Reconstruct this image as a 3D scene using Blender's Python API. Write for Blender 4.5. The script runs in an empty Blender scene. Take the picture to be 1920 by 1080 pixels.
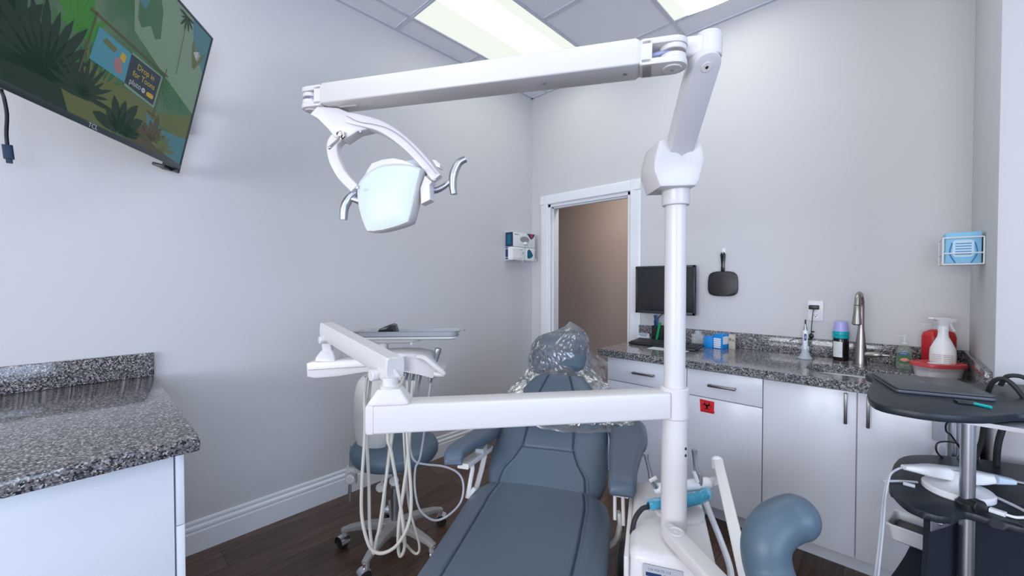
import bpy, bmesh, math, random
from mathutils import Vector, Matrix, noise
random.seed(7)
# ------------------------------------------------------------------ camera, world, light, exposure
F = 758.0; HC = 1.335; PITCH = math.radians(1.0); YAW = math.radians(43.3)
scn = bpy.context.scene
C = scn.collection
cam = bpy.data.objects.new('camera', bpy.data.cameras.new('camera')); C.objects.link(cam)
cam.location = (0, 0, HC); cam.rotation_euler = (math.radians(90) - PITCH, 0, YAW)
cam.data.sensor_width = 36; cam.data.lens = F / 1920 * 36; cam.data.clip_start = .02
scn.camera = cam
w = bpy.data.worlds.new('world'); scn.world = w; w.use_nodes = True
w.node_tree.nodes['Background'].inputs[0].default_value = (.55, .68, 1, 1)
w.node_tree.nodes['Background'].inputs[1].default_value = 0.6
scn.view_settings.view_transform = 'Standard'; scn.view_settings.look = 'None'
scn.view_settings.exposure = 0.2; scn.view_settings.gamma = 1; scn.view_settings.use_curve_mapping = False
def area(name, loc, rot, sx, sy, power, col):
    l = bpy.data.lights.new(name, 'AREA'); l.shape = 'RECTANGLE'; l.size = sx; l.size_y = sy
    l.energy = power; l.color = col
    o = bpy.data.objects.new(name, l); C.objects.link(o); o.location = loc; o.rotation_euler = rot
    return o
# cool daylight through two unseen windows, added behind the camera as its source
area('window_daylight', (2.78, -0.75, 1.45), (0, math.radians(90), 0), 1.75, 2.9, 95, (.58, .74, 1))
area('window_daylight', (-0.2, -4.48, 1.45), (math.radians(90), 0, 0), 3.4, 1.8, 195, (.90, .92, 1))
area('hall_lamp', (-2.0, 3.5, 2.6), (0, 0, 0), .5, .3, 13, (1, .93, .88))

# ------------------------------------------------------------------ helpers
V = Vector
RV = V((math.cos(YAW), math.sin(YAW), 0)); FV = V((-math.sin(YAW), math.cos(YAW), 0)); ZV = V((0, 0, 1))
def ray(px, py):
    x = (px - 960) / F; y = -(py - 540) / F
    f = math.cos(PITCH) + y * math.sin(PITCH); z = -math.sin(PITCH) + y * math.cos(PITCH)
    return RV * x + FV * f + ZV * z
def cf(r, d, z): return RV * r + FV * d + ZV * z
def at(px, py, d):
    r = ray(px, py); t = d / r.dot(FV); return V((0, 0, HC)) + r * t
def onz(px, py, z): r = ray(px, py); return V((0, 0, HC)) + r * ((z - HC) / r.z)
def onx(px, py, x): r = ray(px, py); return V((0, 0, HC)) + r * (x / r.x)
def ony(px, py, y): r = ray(px, py); return V((0, 0, HC)) + r * (y / r.y)
def frame(o, x, z):
    "matrix with origin o, x axis x, z axis made perpendicular"
    x = V(x).normalized(); z = V(z); y = z.cross(x).normalized(); z = x.cross(y).normalized()
    m = Matrix((x, y, z)).transposed().to_4x4(); m.translation = V(o); return m
def smooth_path(pts, n=8, closed=False):
    pts = [V(p) for p in pts]; out = []; N = len(pts)
    seg = N if closed else N - 1
    for i in range(seg):
        if closed: p0, p1, p2, p3 = pts[i-1], pts[i], pts[(i+1) % N], pts[(i+2) % N]
        else:
            p1, p2 = pts[i], pts[i+1]
            p0 = pts[i-1] if i else p1 * 2 - p2
            p3 = pts[i+2] if i + 2 < N else p2 * 2 - p1
        for k in range(n):
            t = k / n
            out.append(.5 * ((2*p1) + (p2-p0)*t + (2*p0-5*p1+4*p2-p3)*t*t + (3*p1-p0-3*p2+p3)*t**3))
    if not closed: out.append(pts[-1])
    return out
def rrect(wd, ht, r, n=4):
    r = min(r, wd/2*.999, ht/2*.999); out = []
    for cx, cy, a in ((wd/2-r, ht/2-r, 0), (-wd/2+r, ht/2-r, 90), (-wd/2+r, -ht/2+r, 180), (wd/2-r, -ht/2+r, 270)):
        for k in range(n+1):
            t = math.radians(a + 90*k/n); out.append((cx + r*math.cos(t), cy + r*math.sin(t)))
    return out
def lerp(a, b, t): return a + (b - a) * t
def interp(tab, v):
    if v <= tab[0][0]: return tab[0][1]
    for (a, x), (b, y) in zip(tab, tab[1:]):
        if v <= b: return lerp(x, y, (v-a)/(b-a))
    return tab[-1][1]

class B:
    def __init__(s): s.bm = bmesh.new(); s.mi = 0
    def mat(s, i): s.mi = i; return s
    def _f(s, vs):
        try: f = s.bm.faces.new(vs); f.material_index = s.mi; return f
        except ValueError: return None
    def box(s, c, size, bev=0.0, M=None, seg=2):
        t = bmesh.new(); bmesh.ops.create_cube(t, size=1)
        for v in t.verts: v.co = V((v.co.x*size[0], v.co.y*size[1], v.co.z*size[2]))
        if bev > 0:
            bmesh.ops.bevel(t, geom=list(t.edges), offset=min(bev, min(size)*.49), segments=seg, profile=.5, affect='EDGES')
        for v in t.verts: v.co = v.co + V(c)
        if M: t.transform(M)
        return s.merge(t)
    def merge(s, t):
        mp = {}
        for v in t.verts: mp[v] = s.bm.verts.new(v.co)
        for f in t.faces: s._f([mp[v] for v in f.verts])
        t.free(); return s
    def b2(s, lo, hi, bev=0.0):
        lo, hi = V(lo), V(hi); return s.box((lo+hi)/2, tuple(hi-lo), bev)
    def loft(s, rings, cap=True, closed=True):
        vr = [[s.bm.verts.new(p) for p in r] for r in rings]; n = len(vr[0])
        for a, b in zip(vr, vr[1:]):
            for i in range(n if closed else n-1):
                j = (i+1) % n; s._f([a[i], a[j], b[j], b[i]])
        if cap: s._f(vr[0][::-1]); s._f(vr[-1])
        return s
    def sweep(s, path, sec, up=ZV, scales=None, cap=True):
        path = [V(p) for p in path]; rings = []; N = len(path); up = V(up)
        for i, p in enumerate(path):
            t = (path[min(i+1, N-1)] - path[max(i-1, 0)]).normalized()
            sd = t.cross(up)
            if sd.length < 1e-4: sd = t.cross(V((1, .3, 0)))
            sd.normalize(); u = sd.cross(t).normalized()
            sc = sec[i] if callable(getattr(sec, 'pop', None)) and isinstance(sec[0], list) else sec
            k = scales[i] if scales else 1
            rings.append([p + sd*(a*k) + u*(b*k) for a, b in sc])
        return s.loft(rings, cap)
    def bar(s, a, b, wd, ht, r=.004, up=ZV, n=3): return s.sweep([a, b], rrect(wd, ht, r, n), up)
    def tube(s, pts, r, n=12, sm=0, radii=None, closed=False, cap=True):
        if sm: pts = smooth_path(pts, sm, closed)
        pts = [V(p) for p in pts]; N = len(pts)
        # parallel transport frames
        rings = []; t0 = (pts[1]-pts[0]).normalized()
        nrm = t0.orthogonal().normalized()
        for i, p in enumerate(pts):
            if closed: t = (pts[(i+1) % N]-pts[i-1]).normalized()
            else: t = (pts[min(i+1, N-1)]-pts[max(i-1, 0)])
            if t.length < 1e-9: t = t0.copy()
            t.normalize()
            nrm = (nrm - t*nrm.dot(t))
            if nrm.length < 1e-6: nrm = t.orthogonal()
            nrm.normalize(); bn = t.cross(nrm)
            rr = (interp(radii, i/(N-1)) if radii else r)
            rings.append([p + (nrm*math.cos(2*math.pi*k/n) + bn*math.sin(2*math.pi*k/n))*rr for k in range(n)])
        if closed: rings.append(rings[0])
        return s.loft(rings, cap and not closed)
    def lathe(s, prof, o=(0, 0, 0), axis=ZV, n=24, cap=True):
        axis = V(axis).normalized(); x = axis.orthogonal().normalized(); y = axis.cross(x)
        rings = [[V(o) + axis*h + (x*math.cos(2*math.pi*k/n) + y*math.sin(2*math.pi*k/n))*max(r, 1e-5) for k in range(n)] for r, h in prof]
        return s.loft(rings, cap)
    def cyl(s, a, b, r, n=20, r2=None):
        a, b = V(a), V(b); L = (b-a).length; r2 = r if r2 is None else r2; e = min(.0015, r*.2, L*.3)
        return s.lathe([(r-e, 0), (r, e), (r2, L-e), (r2-e, L)], a, b-a, n)
    def prism(s, poly, M, h, bev=0.0, seg=2):
        "poly 2D in M's xy, extruded h along its z"
        t = bmesh.new(); vs = [t.verts.new((p[0], p[1], 0)) for p in poly]; f = t.faces.new(vs)
        g = bmesh.ops.extrude_face_region(t, geom=[f])
        for v in g['geom']:
            if isinstance(v, bmesh.types.BMVert): v.co.z += h
        if bev > 0:
            bmesh.ops.bevel(t, geom=[e for e in t.edges if e.calc_face_angle(0) > .45], offset=bev, segments=seg, profile=.5, affect='EDGES', clamp_overlap=True)
        t.transform(M); return s.merge(t)
    def sphere(s, c, r, sc=(1, 1, 1), n=16, M=None):
        t = bmesh.new(); bmesh.ops.create_uvsphere(t, u_segments=n, v_segments=max(6, n//2+2), radius=r)
        for v in t.verts: v.co = V((v.co.x*sc[0], v.co.y*sc[1], v.co.z*sc[2]))
        if M: t.transform(M)
        for v in t.verts: v.co += V(c)
        return s.merge(t)
    def poly(s, pts): s._f([s.bm.verts.new(p) for p in pts]); return s

MW = {}
def obj(name, b, mats, parent=None, smooth=35, kind=None):
    bm = b.bm if isinstance(b, B) else b
    bmesh.ops.recalc_face_normals(bm, faces=bm.faces)
    if parent: bm.transform(MW[parent.name].inverted())
    me = bpy.data.meshes.new(name); bm.to_mesh(me); bm.free()
    for m in (mats if isinstance(mats, (list, tuple)) else [mats]): me.materials.append(m)
    if smooth:
        me.polygons.foreach_set('use_smooth', [True]*len(me.polygons)); me.set_sharp_from_angle(angle=math.radians(smooth))
    o = bpy.data.objects.new(name, me); C.objects.link(o)
    if parent: o.parent = parent; MW[o.name] = MW[parent.name]
    else: MW[o.name] = Matrix.Identity(4)
    if kind: o['kind'] = kind
    return o
def tag(o, label, cat=None, group=None):
    o['label'] = label
    if cat: o['category'] = cat
    if group: o['group'] = group
    return o
def thing(name, loc, label, cat, group=None):
    o = bpy.data.objects.new(name, None); C.objects.link(o); o.location = V(loc); o.empty_display_size = .05
    MW[o.name] = Matrix.Translation(V(loc)); return tag(o, label, cat, group)
def single(name, b, mats, label, cat, group=None, smooth=35):
    return tag(obj(name, b, mats, None, smooth), label, cat, group)
def text_bm(body, size, M, b=None, depth=.0004, align='CENTER'):
    c = bpy.data.curves.new('lettering', 'FONT'); c.body = body; c.size = size; c.align_x = align; c.align_y = 'CENTER'; c.extrude = depth; c.resolution_u = 3
    o = bpy.data.objects.new('lettering', c); C.objects.link(o)
    me = bpy.data.meshes.new_from_object(o)
    t = bmesh.new(); t.from_mesh(me); t.transform(M)
    bpy.data.objects.remove(o); bpy.data.curves.remove(c); bpy.data.meshes.remove(me)
    b = b or B(); return b.merge(t)

# ------------------------------------------------------------------ materials
def mat(name, col, rough=.5, metal=0, spec=.5, emit=None, es=0, coat=0, alpha=None, trans=0, ior=1.45):
    m = bpy.data.materials.new(name); m.use_nodes = True; p = m.node_tree.nodes['Principled BSDF']; i = p.inputs
    i['Base Color'].default_value = (*col, 1); i['Roughness'].default_value = rough; i['Metallic'].default_value = metal
    i['Specular IOR Level'].default_value = spec; i['Coat Weight'].default_value = coat
    i['Transmission Weight'].default_value = trans; i['IOR'].default_value = ior
    if emit: i['Emission Color'].default_value = (*emit, 1); i['Emission Strength'].default_value = es
    if alpha is not None: i['Alpha'].default_value = alpha
    return m
def nodes(m): return m.node_tree.nodes, m.node_tree.links, m.node_tree.nodes['Principled BSDF']
def coords(m, scale=(1, 1, 1), rot=(0, 0, 0)):
    n, l, p = nodes(m); g = n.new('ShaderNodeNewGeometry'); mp = n.new('ShaderNodeMapping')
    mp.inputs['Scale'].default_value = scale; mp.inputs['Rotation'].default_value = rot
    l.new(g.outputs['Position'], mp.inputs['Vector']); return mp.outputs['Vector']
def bump(m, tex_out, strength, dist=.001):
    n, l, p = nodes(m); b = n.new('ShaderNodeBump'); b.inputs['Strength'].default_value = strength; b.inputs['Distance'].default_value = dist
    l.new(tex_out, b.inputs['Height']); l.new(b.outputs[0], p.inputs['Normal'])
def noise_bump(m, scale, strength, dist=.001, detail=3):
    n, l, p = nodes(m); t = n.new('ShaderNodeTexNoise'); t.inputs['Scale'].default_value = scale; t.inputs['Detail'].default_value = detail
    l.new(coords(m), t.inputs['Vector']); bump(m, t.outputs['Fac'], strength, dist); return m
def ramp(m, fac, stops, const=False):
    n, l, p = nodes(m); r = n.new('ShaderNodeValToRGB'); e = r.color_ramp.elements
    if const: r.color_ramp.interpolation = 'CONSTANT'
    e[0].position, e[0].color = stops[0][0], (*stops[0][1], 1); e[1].position, e[1].color = stops[1][0], (*stops[1][1], 1)
    for pos, c in stops[2:]: k = e.new(pos); k.color = (*c, 1)
    l.new(fac, r.inputs[0]); return r.outputs[0]

m_wall = noise_bump(mat('wall_paint', (.595, .588, .602), .55), 220, .25, .0006)
m_wall_far = m_wall
m_hall = noise_bump(mat('hall_paint', (.36, .29, .255), .6), 200, .2, .0006)
m_trim = mat('trim_paint', (.78, .79, .82), .3)
m_tile = noise_bump(mat('ceiling_tile', (.84, .85, .89), .9), 420, .8, .0015)
m_grid = mat('ceiling_grid', (.60, .62, .68), .5)
m_lam = mat('white_laminate', (.80, .82, .87), .22)
m_seam = mat('seam_gap', (.25, .26, .3), .6)
m_plast = mat('unit_plastic', (.69, .66, .655), .28)
m_plast2 = mat('beige_plastic', (.66, .645, .62), .35)
m_hose = mat('beige_hose', (.50, .475, .42), .45)
m_hoseg = mat('grey_hose', (.42, .43, .46), .4)
m_vinyl = noise_bump(mat('slate_vinyl', (.088, .120, .160), .38), 900, .12, .0004)
m_vinyl2 = noise_bump(mat('slate_vinyl_smooth', (.082, .125, .165), .42), 900, .1, .0004)
m_chrome = mat('chrome', (.75, .76, .78), .15, 1)
m_alu = mat('brushed_aluminium', (.50, .52, .56), .32, 1)
m_pull = mat('dark_nickel_pull', (.20, .19, .185), .35, 1)
m_cord = mat('grey_white_cord', (.52, .54, .58), .45)
m_nickel = mat('brushed_nickel', (.40, .375, .345), .32, 1)
m_steel = mat('stainless_steel', (.60, .59, .58), .25, 1)
m_stoolg = mat('stool_base_grey', (.36, .35, .34), .35)
m_black = mat('black_plastic', (.012, .013, .016), .35)
m_blackr = mat('black_rubber', (.02, .02, .022), .6)
m_screen = mat('dark_screen', (.008, .009, .011), .12)
m_white = mat('white_plastic', (.80, .81, .83), .3)
m_paper = mat('white_paper', (.80, .80, .80), .7)
m_red = mat('red_plastic', (.50, .02, .025), .35)
m_blue = mat('blue_card', (.0, .24, .66), .5)
m_teal = mat('teal_plastic', (.0, .38, .40), .35)
m_lav = mat('lavender_plastic', (.42, .42, .80), .25)
m_ink = mat('black_ink', (.01, .01, .012), .6)
m_tan = mat('tan_card', (.52, .46, .38), .6)
m_green = mat('green_plastic', (.0, .30, .08), .4)
m_navy = mat('navy_card', (.01, .035, .11), .5)
m_dblue = mat('blue_pen', (.01, .05, .30), .4)
m_deepteal = mat('deep_teal_card', (.0, .12, .19), .5)
m_grey = mat('grey_plastic', (.30, .31, .33), .4)
m_glass = mat('clear_plastic', (.85, .9, .92), .08, alpha=.28)
m_lens = mat('frosted_lens', (.62, .70, .78), .35)
m_cart = noise_bump(mat('charcoal_shelf', (.013, .019, .027), .42), 600, .2, .0004)
m_mesh = mat('navy_fabric', (.006, .010, .020), .85)
n_, l_, p_ = nodes(m_mesh)
t_ = n_.new('ShaderNodeTexChecker'); t_.inputs['Scale'].default_value = 320; l_.new(coords(m_mesh, (1, 1, 1), (.6, .6, .6)), t_.inputs['Vector'])
bump(m_mesh, t_.outputs['Fac'], .5, .001)
# floor planks running along the left wall
m_floor = mat('wood_floor', (.1, .06, .04), .33)
n_, l_, p_ = nodes(m_floor)
br = n_.new('ShaderNodeTexBrick'); br.offset = .37; br.inputs['Scale'].default_value = 1
br.inputs['Brick Width'].default_value = 1.22; br.inputs['Row Height'].default_value = .15; br.inputs['Mortar Size'].default_value = .0016
br.inputs['Color1'].default_value = (.120, .074, .054, 1); br.inputs['Color2'].default_value = (.072, .043, .031, 1); br.inputs['Mortar'].default_value = (.012, .007, .005, 1)
l_.new(coords(m_floor, (1, 1, 1), (0, 0, math.radians(90))), br.inputs['Vector'])
nz = n_.new('ShaderNodeTexNoise'); nz.inputs['Scale'].default_value = 6; nz.inputs['Detail'].default_value = 8; nz.inputs['Roughness'].default_value = .65
l_.new(coords(m_floor, (6, .7, 1)), nz.inputs['Vector'])
mx = n_.new('ShaderNodeMixRGB'); mx.blend_type = 'MULTIPLY'; mx.inputs[0].default_value = .9
l_.new(br.outputs['Color'], mx.inputs[1]); l_.new(ramp(m_floor, nz.outputs['Fac'], [(.3, (.45, .42, .4)), (.7, (1.5, 1.45, 1.4))]), mx.inputs[2])
l_.new(mx.outputs[0], p_.inputs['Base Color']); bump(m_floor, nz.outputs['Fac'], .25, .001)
# granite
def granite(name, warm):
    m = mat(name, (.3, .3, .3), .12, coat=.2); n_, l_, p_ = nodes(m)
    c = coords(m)
    v1 = n_.new('ShaderNodeTexVoronoi'); v1.inputs['Scale'].default_value = 240; l_.new(c, v1.inputs['Vector'])
    v2 = n_.new('ShaderNodeTexNoise'); v2.inputs['Scale'].default_value = 95; v2.inputs['Detail'].default_value = 6; v2.inputs['Roughness'].default_value = .7; l_.new(c, v2.inputs['Vector'])
    sp = n_.new('ShaderNodeSeparateColor'); l_.new(v1.outputs['Color'], sp.inputs[0])
    a = ramp(m, sp.outputs[0], [(0, (.018, .020, .026)), (.18, (.075, .077, .085)), (.36, (.17, .165, .17)), (.60, (.26, .255, .26)), (.80, (.20, .15, .135) if warm else (.17, .165, .17)), (.90, (.50, .49, .49))], True)
    b = ramp(m, v2.outputs['Fac'], [(.36, (.03, .03, .035)), (.47, (.45, .43, .43)), (.66, (.85, .82, .82))])
    mx = n_.new('ShaderNodeMixRGB'); mx.blend_type = 'OVERLAY'; mx.inputs[0].default_value = .5
    l_.new(a, mx.inputs[1]); l_.new(b, mx.inputs[2]); l_.new(mx.outputs[0], p_.inputs['Base Color']); return m
m_gran = granite('grey_granite', False); m_gran2 = granite('brown_grey_granite', True)
def lamp_mat(name, col, s):
    m = mat(name, (.15, .15, .15), .5, emit=col, es=s); return m
m_lampA = lamp_mat('light_lens_bright', (.97, 1, .94), 4.0)
m_lampB = lamp_mat('light_lens_soft', (.96, 1, .91), .75)
# clear film
m_film = bpy.data.materials.new('clear_film'); m_film.use_nodes = True
n_, l_ = m_film.node_tree.nodes, m_film.node_tree.links; n_.clear()
o_ = n_.new('ShaderNodeOutputMaterial'); tr = n_.new('ShaderNodeBsdfTransparent'); tr.inputs[0].default_value = (.93, .94, .96, 1)
gl = n_.new('ShaderNodeBsdfGlossy'); gl.inputs['Roughness'].default_value = .13; gl.inputs[0].default_value = (1, 1, 1, 1)
df = n_.new('ShaderNodeBsdfDiffuse'); df.inputs[0].default_value = (.75, .77, .82, 1)
fr = n_.new('ShaderNodeFresnel'); fr.inputs[0].default_value = 1.55
m1 = n_.new('ShaderNodeMixShader'); m2 = n_.new('ShaderNodeMixShader')
m1.inputs[0].default_value = .08; l_.new(tr.outputs[0], m1.inputs[1]); l_.new(df.outputs[0], m1.inputs[2])
mu = n_.new('ShaderNodeMath'); mu.operation = 'MULTIPLY_ADD'; mu.inputs[1].default_value = .9; mu.inputs[2].default_value = .07; mu.use_clamp = True; l_.new(fr.outputs[0], mu.inputs[0])
gp = n_.new('ShaderNodeNewGeometry'); cz_ = n_.new('ShaderNodeTexNoise'); cz_.noise_type = 'RIDGED_MULTIFRACTAL'; cz_.inputs['Scale'].default_value = 7; cz_.inputs['Detail'].default_value = 2.5; cz_.inputs['Distortion'].default_value = .6
bu = n_.new('ShaderNodeBump'); bu.inputs['Strength'].default_value = 1; bu.inputs['Distance'].default_value = .005
l_.new(gp.outputs['Position'], cz_.inputs['Vector']); l_.new(cz_.outputs['Fac'], bu.inputs['Height'])
for q_ in (gl, df, fr): l_.new(bu.outputs[0], q_.inputs['Normal'])
l_.new(mu.outputs[0], m2.inputs[0]); l_.new(m1.outputs[0], m2.inputs[1]); l_.new(gl.outputs[0], m2.inputs[2]); l_.new(m2.outputs[0], o_.inputs[0])

# ------------------------------------------------------------------ room shell
XL = -2.49; YF = 2.92; XR = .27; YJ = 2.25; XE = 2.6; YB = -4.3; H = 3.05
def S(name, b, m, parent=None, smooth=30): return obj(name, b, m, parent, smooth, 'structure' if not parent else None)
S('floor', B().b2((XL-.1, YB-.1, -.1), (XE+.1, YF+2.3, 0)), m_floor)
ceil = S('ceiling', B().b2((XL-.1, YB-.1, H), (XE+.1, YF+.12, H+.1)), m_tile)
gb = B()
xs = [-2.30 + .61*k for k in range(9)]; ys = [2.70 - .61*k for k in range(12)]
for x in xs: gb.b2((x-.012, YB, H-.006), (x+.012, YF, H+.002))
skip = {(-2.30, 2.09), (-1.08, 2.09), (-2.30, -.35), (.14, .26), (-1.08, -.96)}
for y in ys:
    for x in [XL] + xs:
        if any(abs(x-a_) < .02 and abs(y-c_) < .02 for a_, c_ in skip): continue
        gb.b2((x+(.012 if x > XL else 0), y-.012, H-.0055), (x+.598 if x > XL else XL+.178, y+.012, H+.002))
for lo, hi in (((XL, YB, H-.008), (XL+.022, YF, H)), ((XL, YF-.022, H-.008), (XR, YF, H)), ((XR-.022, YJ, H-.008), (XR, YF, H)), ((XR-.022, YJ-.022, H-.008), (XE, YJ, H))): gb.b2(lo, hi)
S('grid', gb, m_grid, ceil)
S('wall_left', B().b2((XL-.1, YB-.1, 0), (XL, YF+.12, H)), m_wall)
DX0, DX1, DZ = -2.30, -1.48, 2.035     # door opening in the far wall
wb = B(); wb.b2((XL, YF, 0), (DX0, YF+.12, H)); wb.b2((DX1, YF, 0), (XR+.1, YF+.12, H)); wb.b2((DX0, YF, DZ), (DX1, YF+.12, H))
S('wall_far', wb, m_wall_far)
S('wall_stub', B().b2((XR, YJ, 0), (XR+.12, YF, H), .003), m_wall)
S('wall_jog', B().b2((XR+.12, YJ, 0), (XE, YJ+.1, H)), m_wall)
wb = B(); wb.b2((XE, YB-.1, 0), (XE+.1, YJ+.1, .75)); wb.b2((XE, YB-.1, 2.35), (XE+.1, YJ+.1, H)); wb.b2((XE, YB-.1, .75), (XE+.1, -2.2, 2.35)); wb.b2((XE, .7, .75), (XE+.1, YJ+.1, 2.35))
S('wall_right', wb, m_wall)
wb = B(); wb.b2((XL-.1, YB-.1, 0), (XE+.1, YB, .75)); wb.b2((XL-.1, YB-.1, 2.35), (XE+.1, YB, H)); wb.b2((XL-.1, YB-.1, .75), (-1.9, YB, 2.35)); wb.b2((1.5, YB-.1, .75), (XE+.1, YB, 2.35))
S('wall_back', wb, m_wall)
for i, (a, b_) in enumerate((((XE+.02, -2.2, .75), (XE+.08, .7, 2.35)), ((-1.9, YB-.08, .75), (1.5, YB-.02, 2.35)))):
    f = B(); a, b_ = V(a), V(b_); ax = 1 if i == 0 else 0
    def edge(u0, u1, z0, z1):
        lo, hi = a.copy(), b_.copy(); lo[ax], hi[ax] = u0, u1; lo.z, hi.z = z0, z1; f.b2(lo, hi)
    edge(a[ax], b_[ax], .75, .80); edge(a[ax], b_[ax], 2.30, 2.35); edge(a[ax], a[ax]+.05, .8, 2.3); edge(b_[ax]-.05, b_[ax], .8, 2.3)
    c = (a[ax]+b_[ax])/2; edge(c-.025, c+.025, .8, 2.3)
    S('window_%d' % (i+1), f, m_trim)  # out of view, added to let in the cool daylight
# hallway beyond the door
S('wall_hall', B().b2((-4.2, 4.18, 0), (0, 4.28, H)), m_hall)
S('wall_hall_left', B().b2((-4.3, YF+.12, 0), (-4.2, 4.28, H)), m_hall)
S('wall_hall_right', B().b2((0, YF+.12, 0), (.1, 4.28, H)), m_hall)
S('wall_hall_near', B().b2((-4.2, YF+.12, 0), (XL-.1, YF+.2, H)), m_hall)
S('ceiling_hall', B().b2((-4.3, YF+.12, 2.75), (.1, 4.28, 2.85)), m_tile)
# baseboards
prof = [(0, 0), (.017, 0), (.017, .098), (.013, .104), (.013, .110), (.016, .114), (.015, .124), (.007, .132), (.007, .140), (.010, .144), (.008, .153), (0, .156)]
def base(name, a, b_, nrm, m=m_trim):
    a, b_, nrm = V(a), V(b_), V(nrm)
    S(name, B().loft([[p + nrm*u + ZV*v for u, v in prof] for p in (a, b_)]), m)
base('baseboard_left', (XL, .24, 0), (XL, YF, 0), (1, 0, 0))
base('baseboard_far', (XL, YF, 0), (DX0-.085, YF, 0), (0, -1, 0))
base('baseboard_jog', (XR+.12, YJ, 0), (XE, YJ, 0), (0, -1, 0))
base('baseboard_hall', (-4.2, 4.18, 0), (0, 4.18, 0), (0, -1, 0), mat('hall_trim', (.55, .5, .46), .4))
# door: jamb, casing, latch plate of the pocket door
dj = B()
dj.b2((DX0, YF-.001, 0), (DX0+.03, YF+.121, DZ)); dj.b2((DX1-.03, YF-.001, 0), (DX1, YF+.121, DZ)); dj.b2((DX0, YF-.001, DZ-.03), (DX1, YF+.121, DZ))
for x in (DX0+.03, DX1-.042): dj.b2((x, YF+.03, 0), (x+.012, YF+.05, DZ-.03))
dj.b2((DX0+.03, YF+.03, DZ-.042), (DX1-.03, YF+.05, DZ-.03))
door = S('door_1', dj, m_trim)
cs = B(); W_ = .085
casing = [(0, 0), (W_, 0), (W_, .008), (W_-.012, .014), (W_*.6, .012), (.02, .018), (.006, .018), (0, .012)]
def cas(a, b_, out):   # out: direction from the opening outward
    a, b_, out = V(a), V(b_), V(out); cs.loft([[p + out*u + V((0, -1, 0))*v for u, v in casing] for p in (a, b_)])
cas((DX0+.006, YF, 0), (DX0+.006, YF, DZ-.0065+W_), (-1, 0, 0)); cas((DX1-.006, YF, 0), (DX1-.006, YF, DZ-.0065+W_), (1, 0, 0)); cas((DX0-W_+.0065, YF-.0004, DZ-.006), (DX1+W_-.0065, YF-.0004, DZ-.006), (0, 0, 1))
obj('casing', cs, m_trim, door)
p = B(); p.b2((DX1-.034, YF+.052, .98), (DX1-.0295, YF+.095, 1.06), .001)
o = obj('latch_plate', p, m_nickel, door); o['label'] = 'brushed metal latch plate'
p = B(); p.b2((DX1-.0352, YF+.064, 1.0), (DX1-.0335, YF+.082, 1.04)); obj('latch_slot', p, m_black, door)

# ------------------------------------------------------------------ ceiling lights
def troffer(x0, y0, lab, split):
    x1, y1 = x0+.61, y0+1.22; t = thing('ceiling_light', ((x0+x1)/2, (y0+y1)/2, H), lab, 'ceiling light', 'fluorescent ceiling lights')
    f = B(); e = .014
    f.b2((x0, y0, H-.009), (x0+e, y1, H)); f.b2((x1-e, y0, H-.009), (x1, y1, H)); f.b2((x0+e, y0, H-.009), (x1-e, y0+e, H)); f.b2((x0+e, y1-e, H-.009), (x1-e, y1, H))
    obj('frame', f, m_grid, t)
    a, b_ = x0+split, x1-.1
    f = B(); f.poly([(x0+e, y0+e, H-.003), (a, y0+e, H-.009), (a, y1-e, H-.009), (x0+e, y1-e, H-.003)])
    f.poly([(b_, y0+e, H-.009), (x1-e, y0+e, H-.003), (x1-e, y1-e, H-.003), (b_, y1-e, H-.009)])
    obj('side_reflector', f, m_lampB, t)
    f = B(); n = 10; rings = []
    for k in range(n+1):
        u = k/n; rings.append([V((lerp(a, b_, u), yy, H-.010-.014*math.sin(math.pi*u))) for yy in (y0+e, y1-e)])
    f.loft(rings, cap=False, closed=False); obj('diffuser', f, m_lampA, t)
troffer(-2.30, 1.48, 'long ceiling light panel above the left end of the lamp arm', .26)
troffer(-1.08, 1.48, 'ceiling light panel cut by the top edge, right of the lamp arm hinge', .1)
troffer(-2.30, -.96, 'ceiling light panel behind the viewer near the left wall', .26)
troffer(.14, -.35, 'ceiling light panel behind the viewer near the windows', .1)
troffer(-1.08, -1.57, 'ceiling light panel behind the viewer near the back wall', .1)

# ------------------------------------------------------------------ far counter run
def slab_hole(b, lo, hi, z0, z1, hole):
    t = bmesh.new()
    for z in (z0, z1):
        o = [t.verts.new((x, y, z)) for x, y in ((lo[0], lo[1]), (hi[0], lo[1]), (hi[0], hi[1]), (lo[0], hi[1]))]
        i = [t.verts.new((x, y, z)) for x, y in hole]
        ed = [t.edges.new((L[k], L[(k+1) % len(L)])) for L in (o, i) for k in range(len(L))]
        bmesh.ops.triangle_fill(t, edges=ed, use_beauty=True)
        if z == z0: prev = (o, i)
        else:
            for A, Bq in ((prev[0], o), (prev[1], i)):
                for k in range(len(A)): t.faces.new((A[k], A[(k+1) % len(A)], Bq[(k+1) % len(A)], Bq[k]))
    return b.merge(t)
CX0 = -1.375; CY0 = 2.265
SX, SY = -.085, 2.53                         # sink centre
hole = [(SX + x, SY + y) for x, y in rrect(.46, .27, .11, 7)]
ct = thing('granite_worktop', (-.55, YF, .86), 'speckled grey granite worktop on the white cabinets along the far wall', 'worktop')
b = B(); slab_hole(b, (CX0, CY0), (XR, YF), .86, .90, hole); obj('slab', b, m_gran, ct, 30)
b = B(); b.b2((-1.405, YF-.02, .90), (XR, YF, 1.0), .002); b.b2((XR-.02, CY0+.02, .90), (XR, YF-.02, 1.0), .002); obj('backsplash', b, m_gran, ct)
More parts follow.
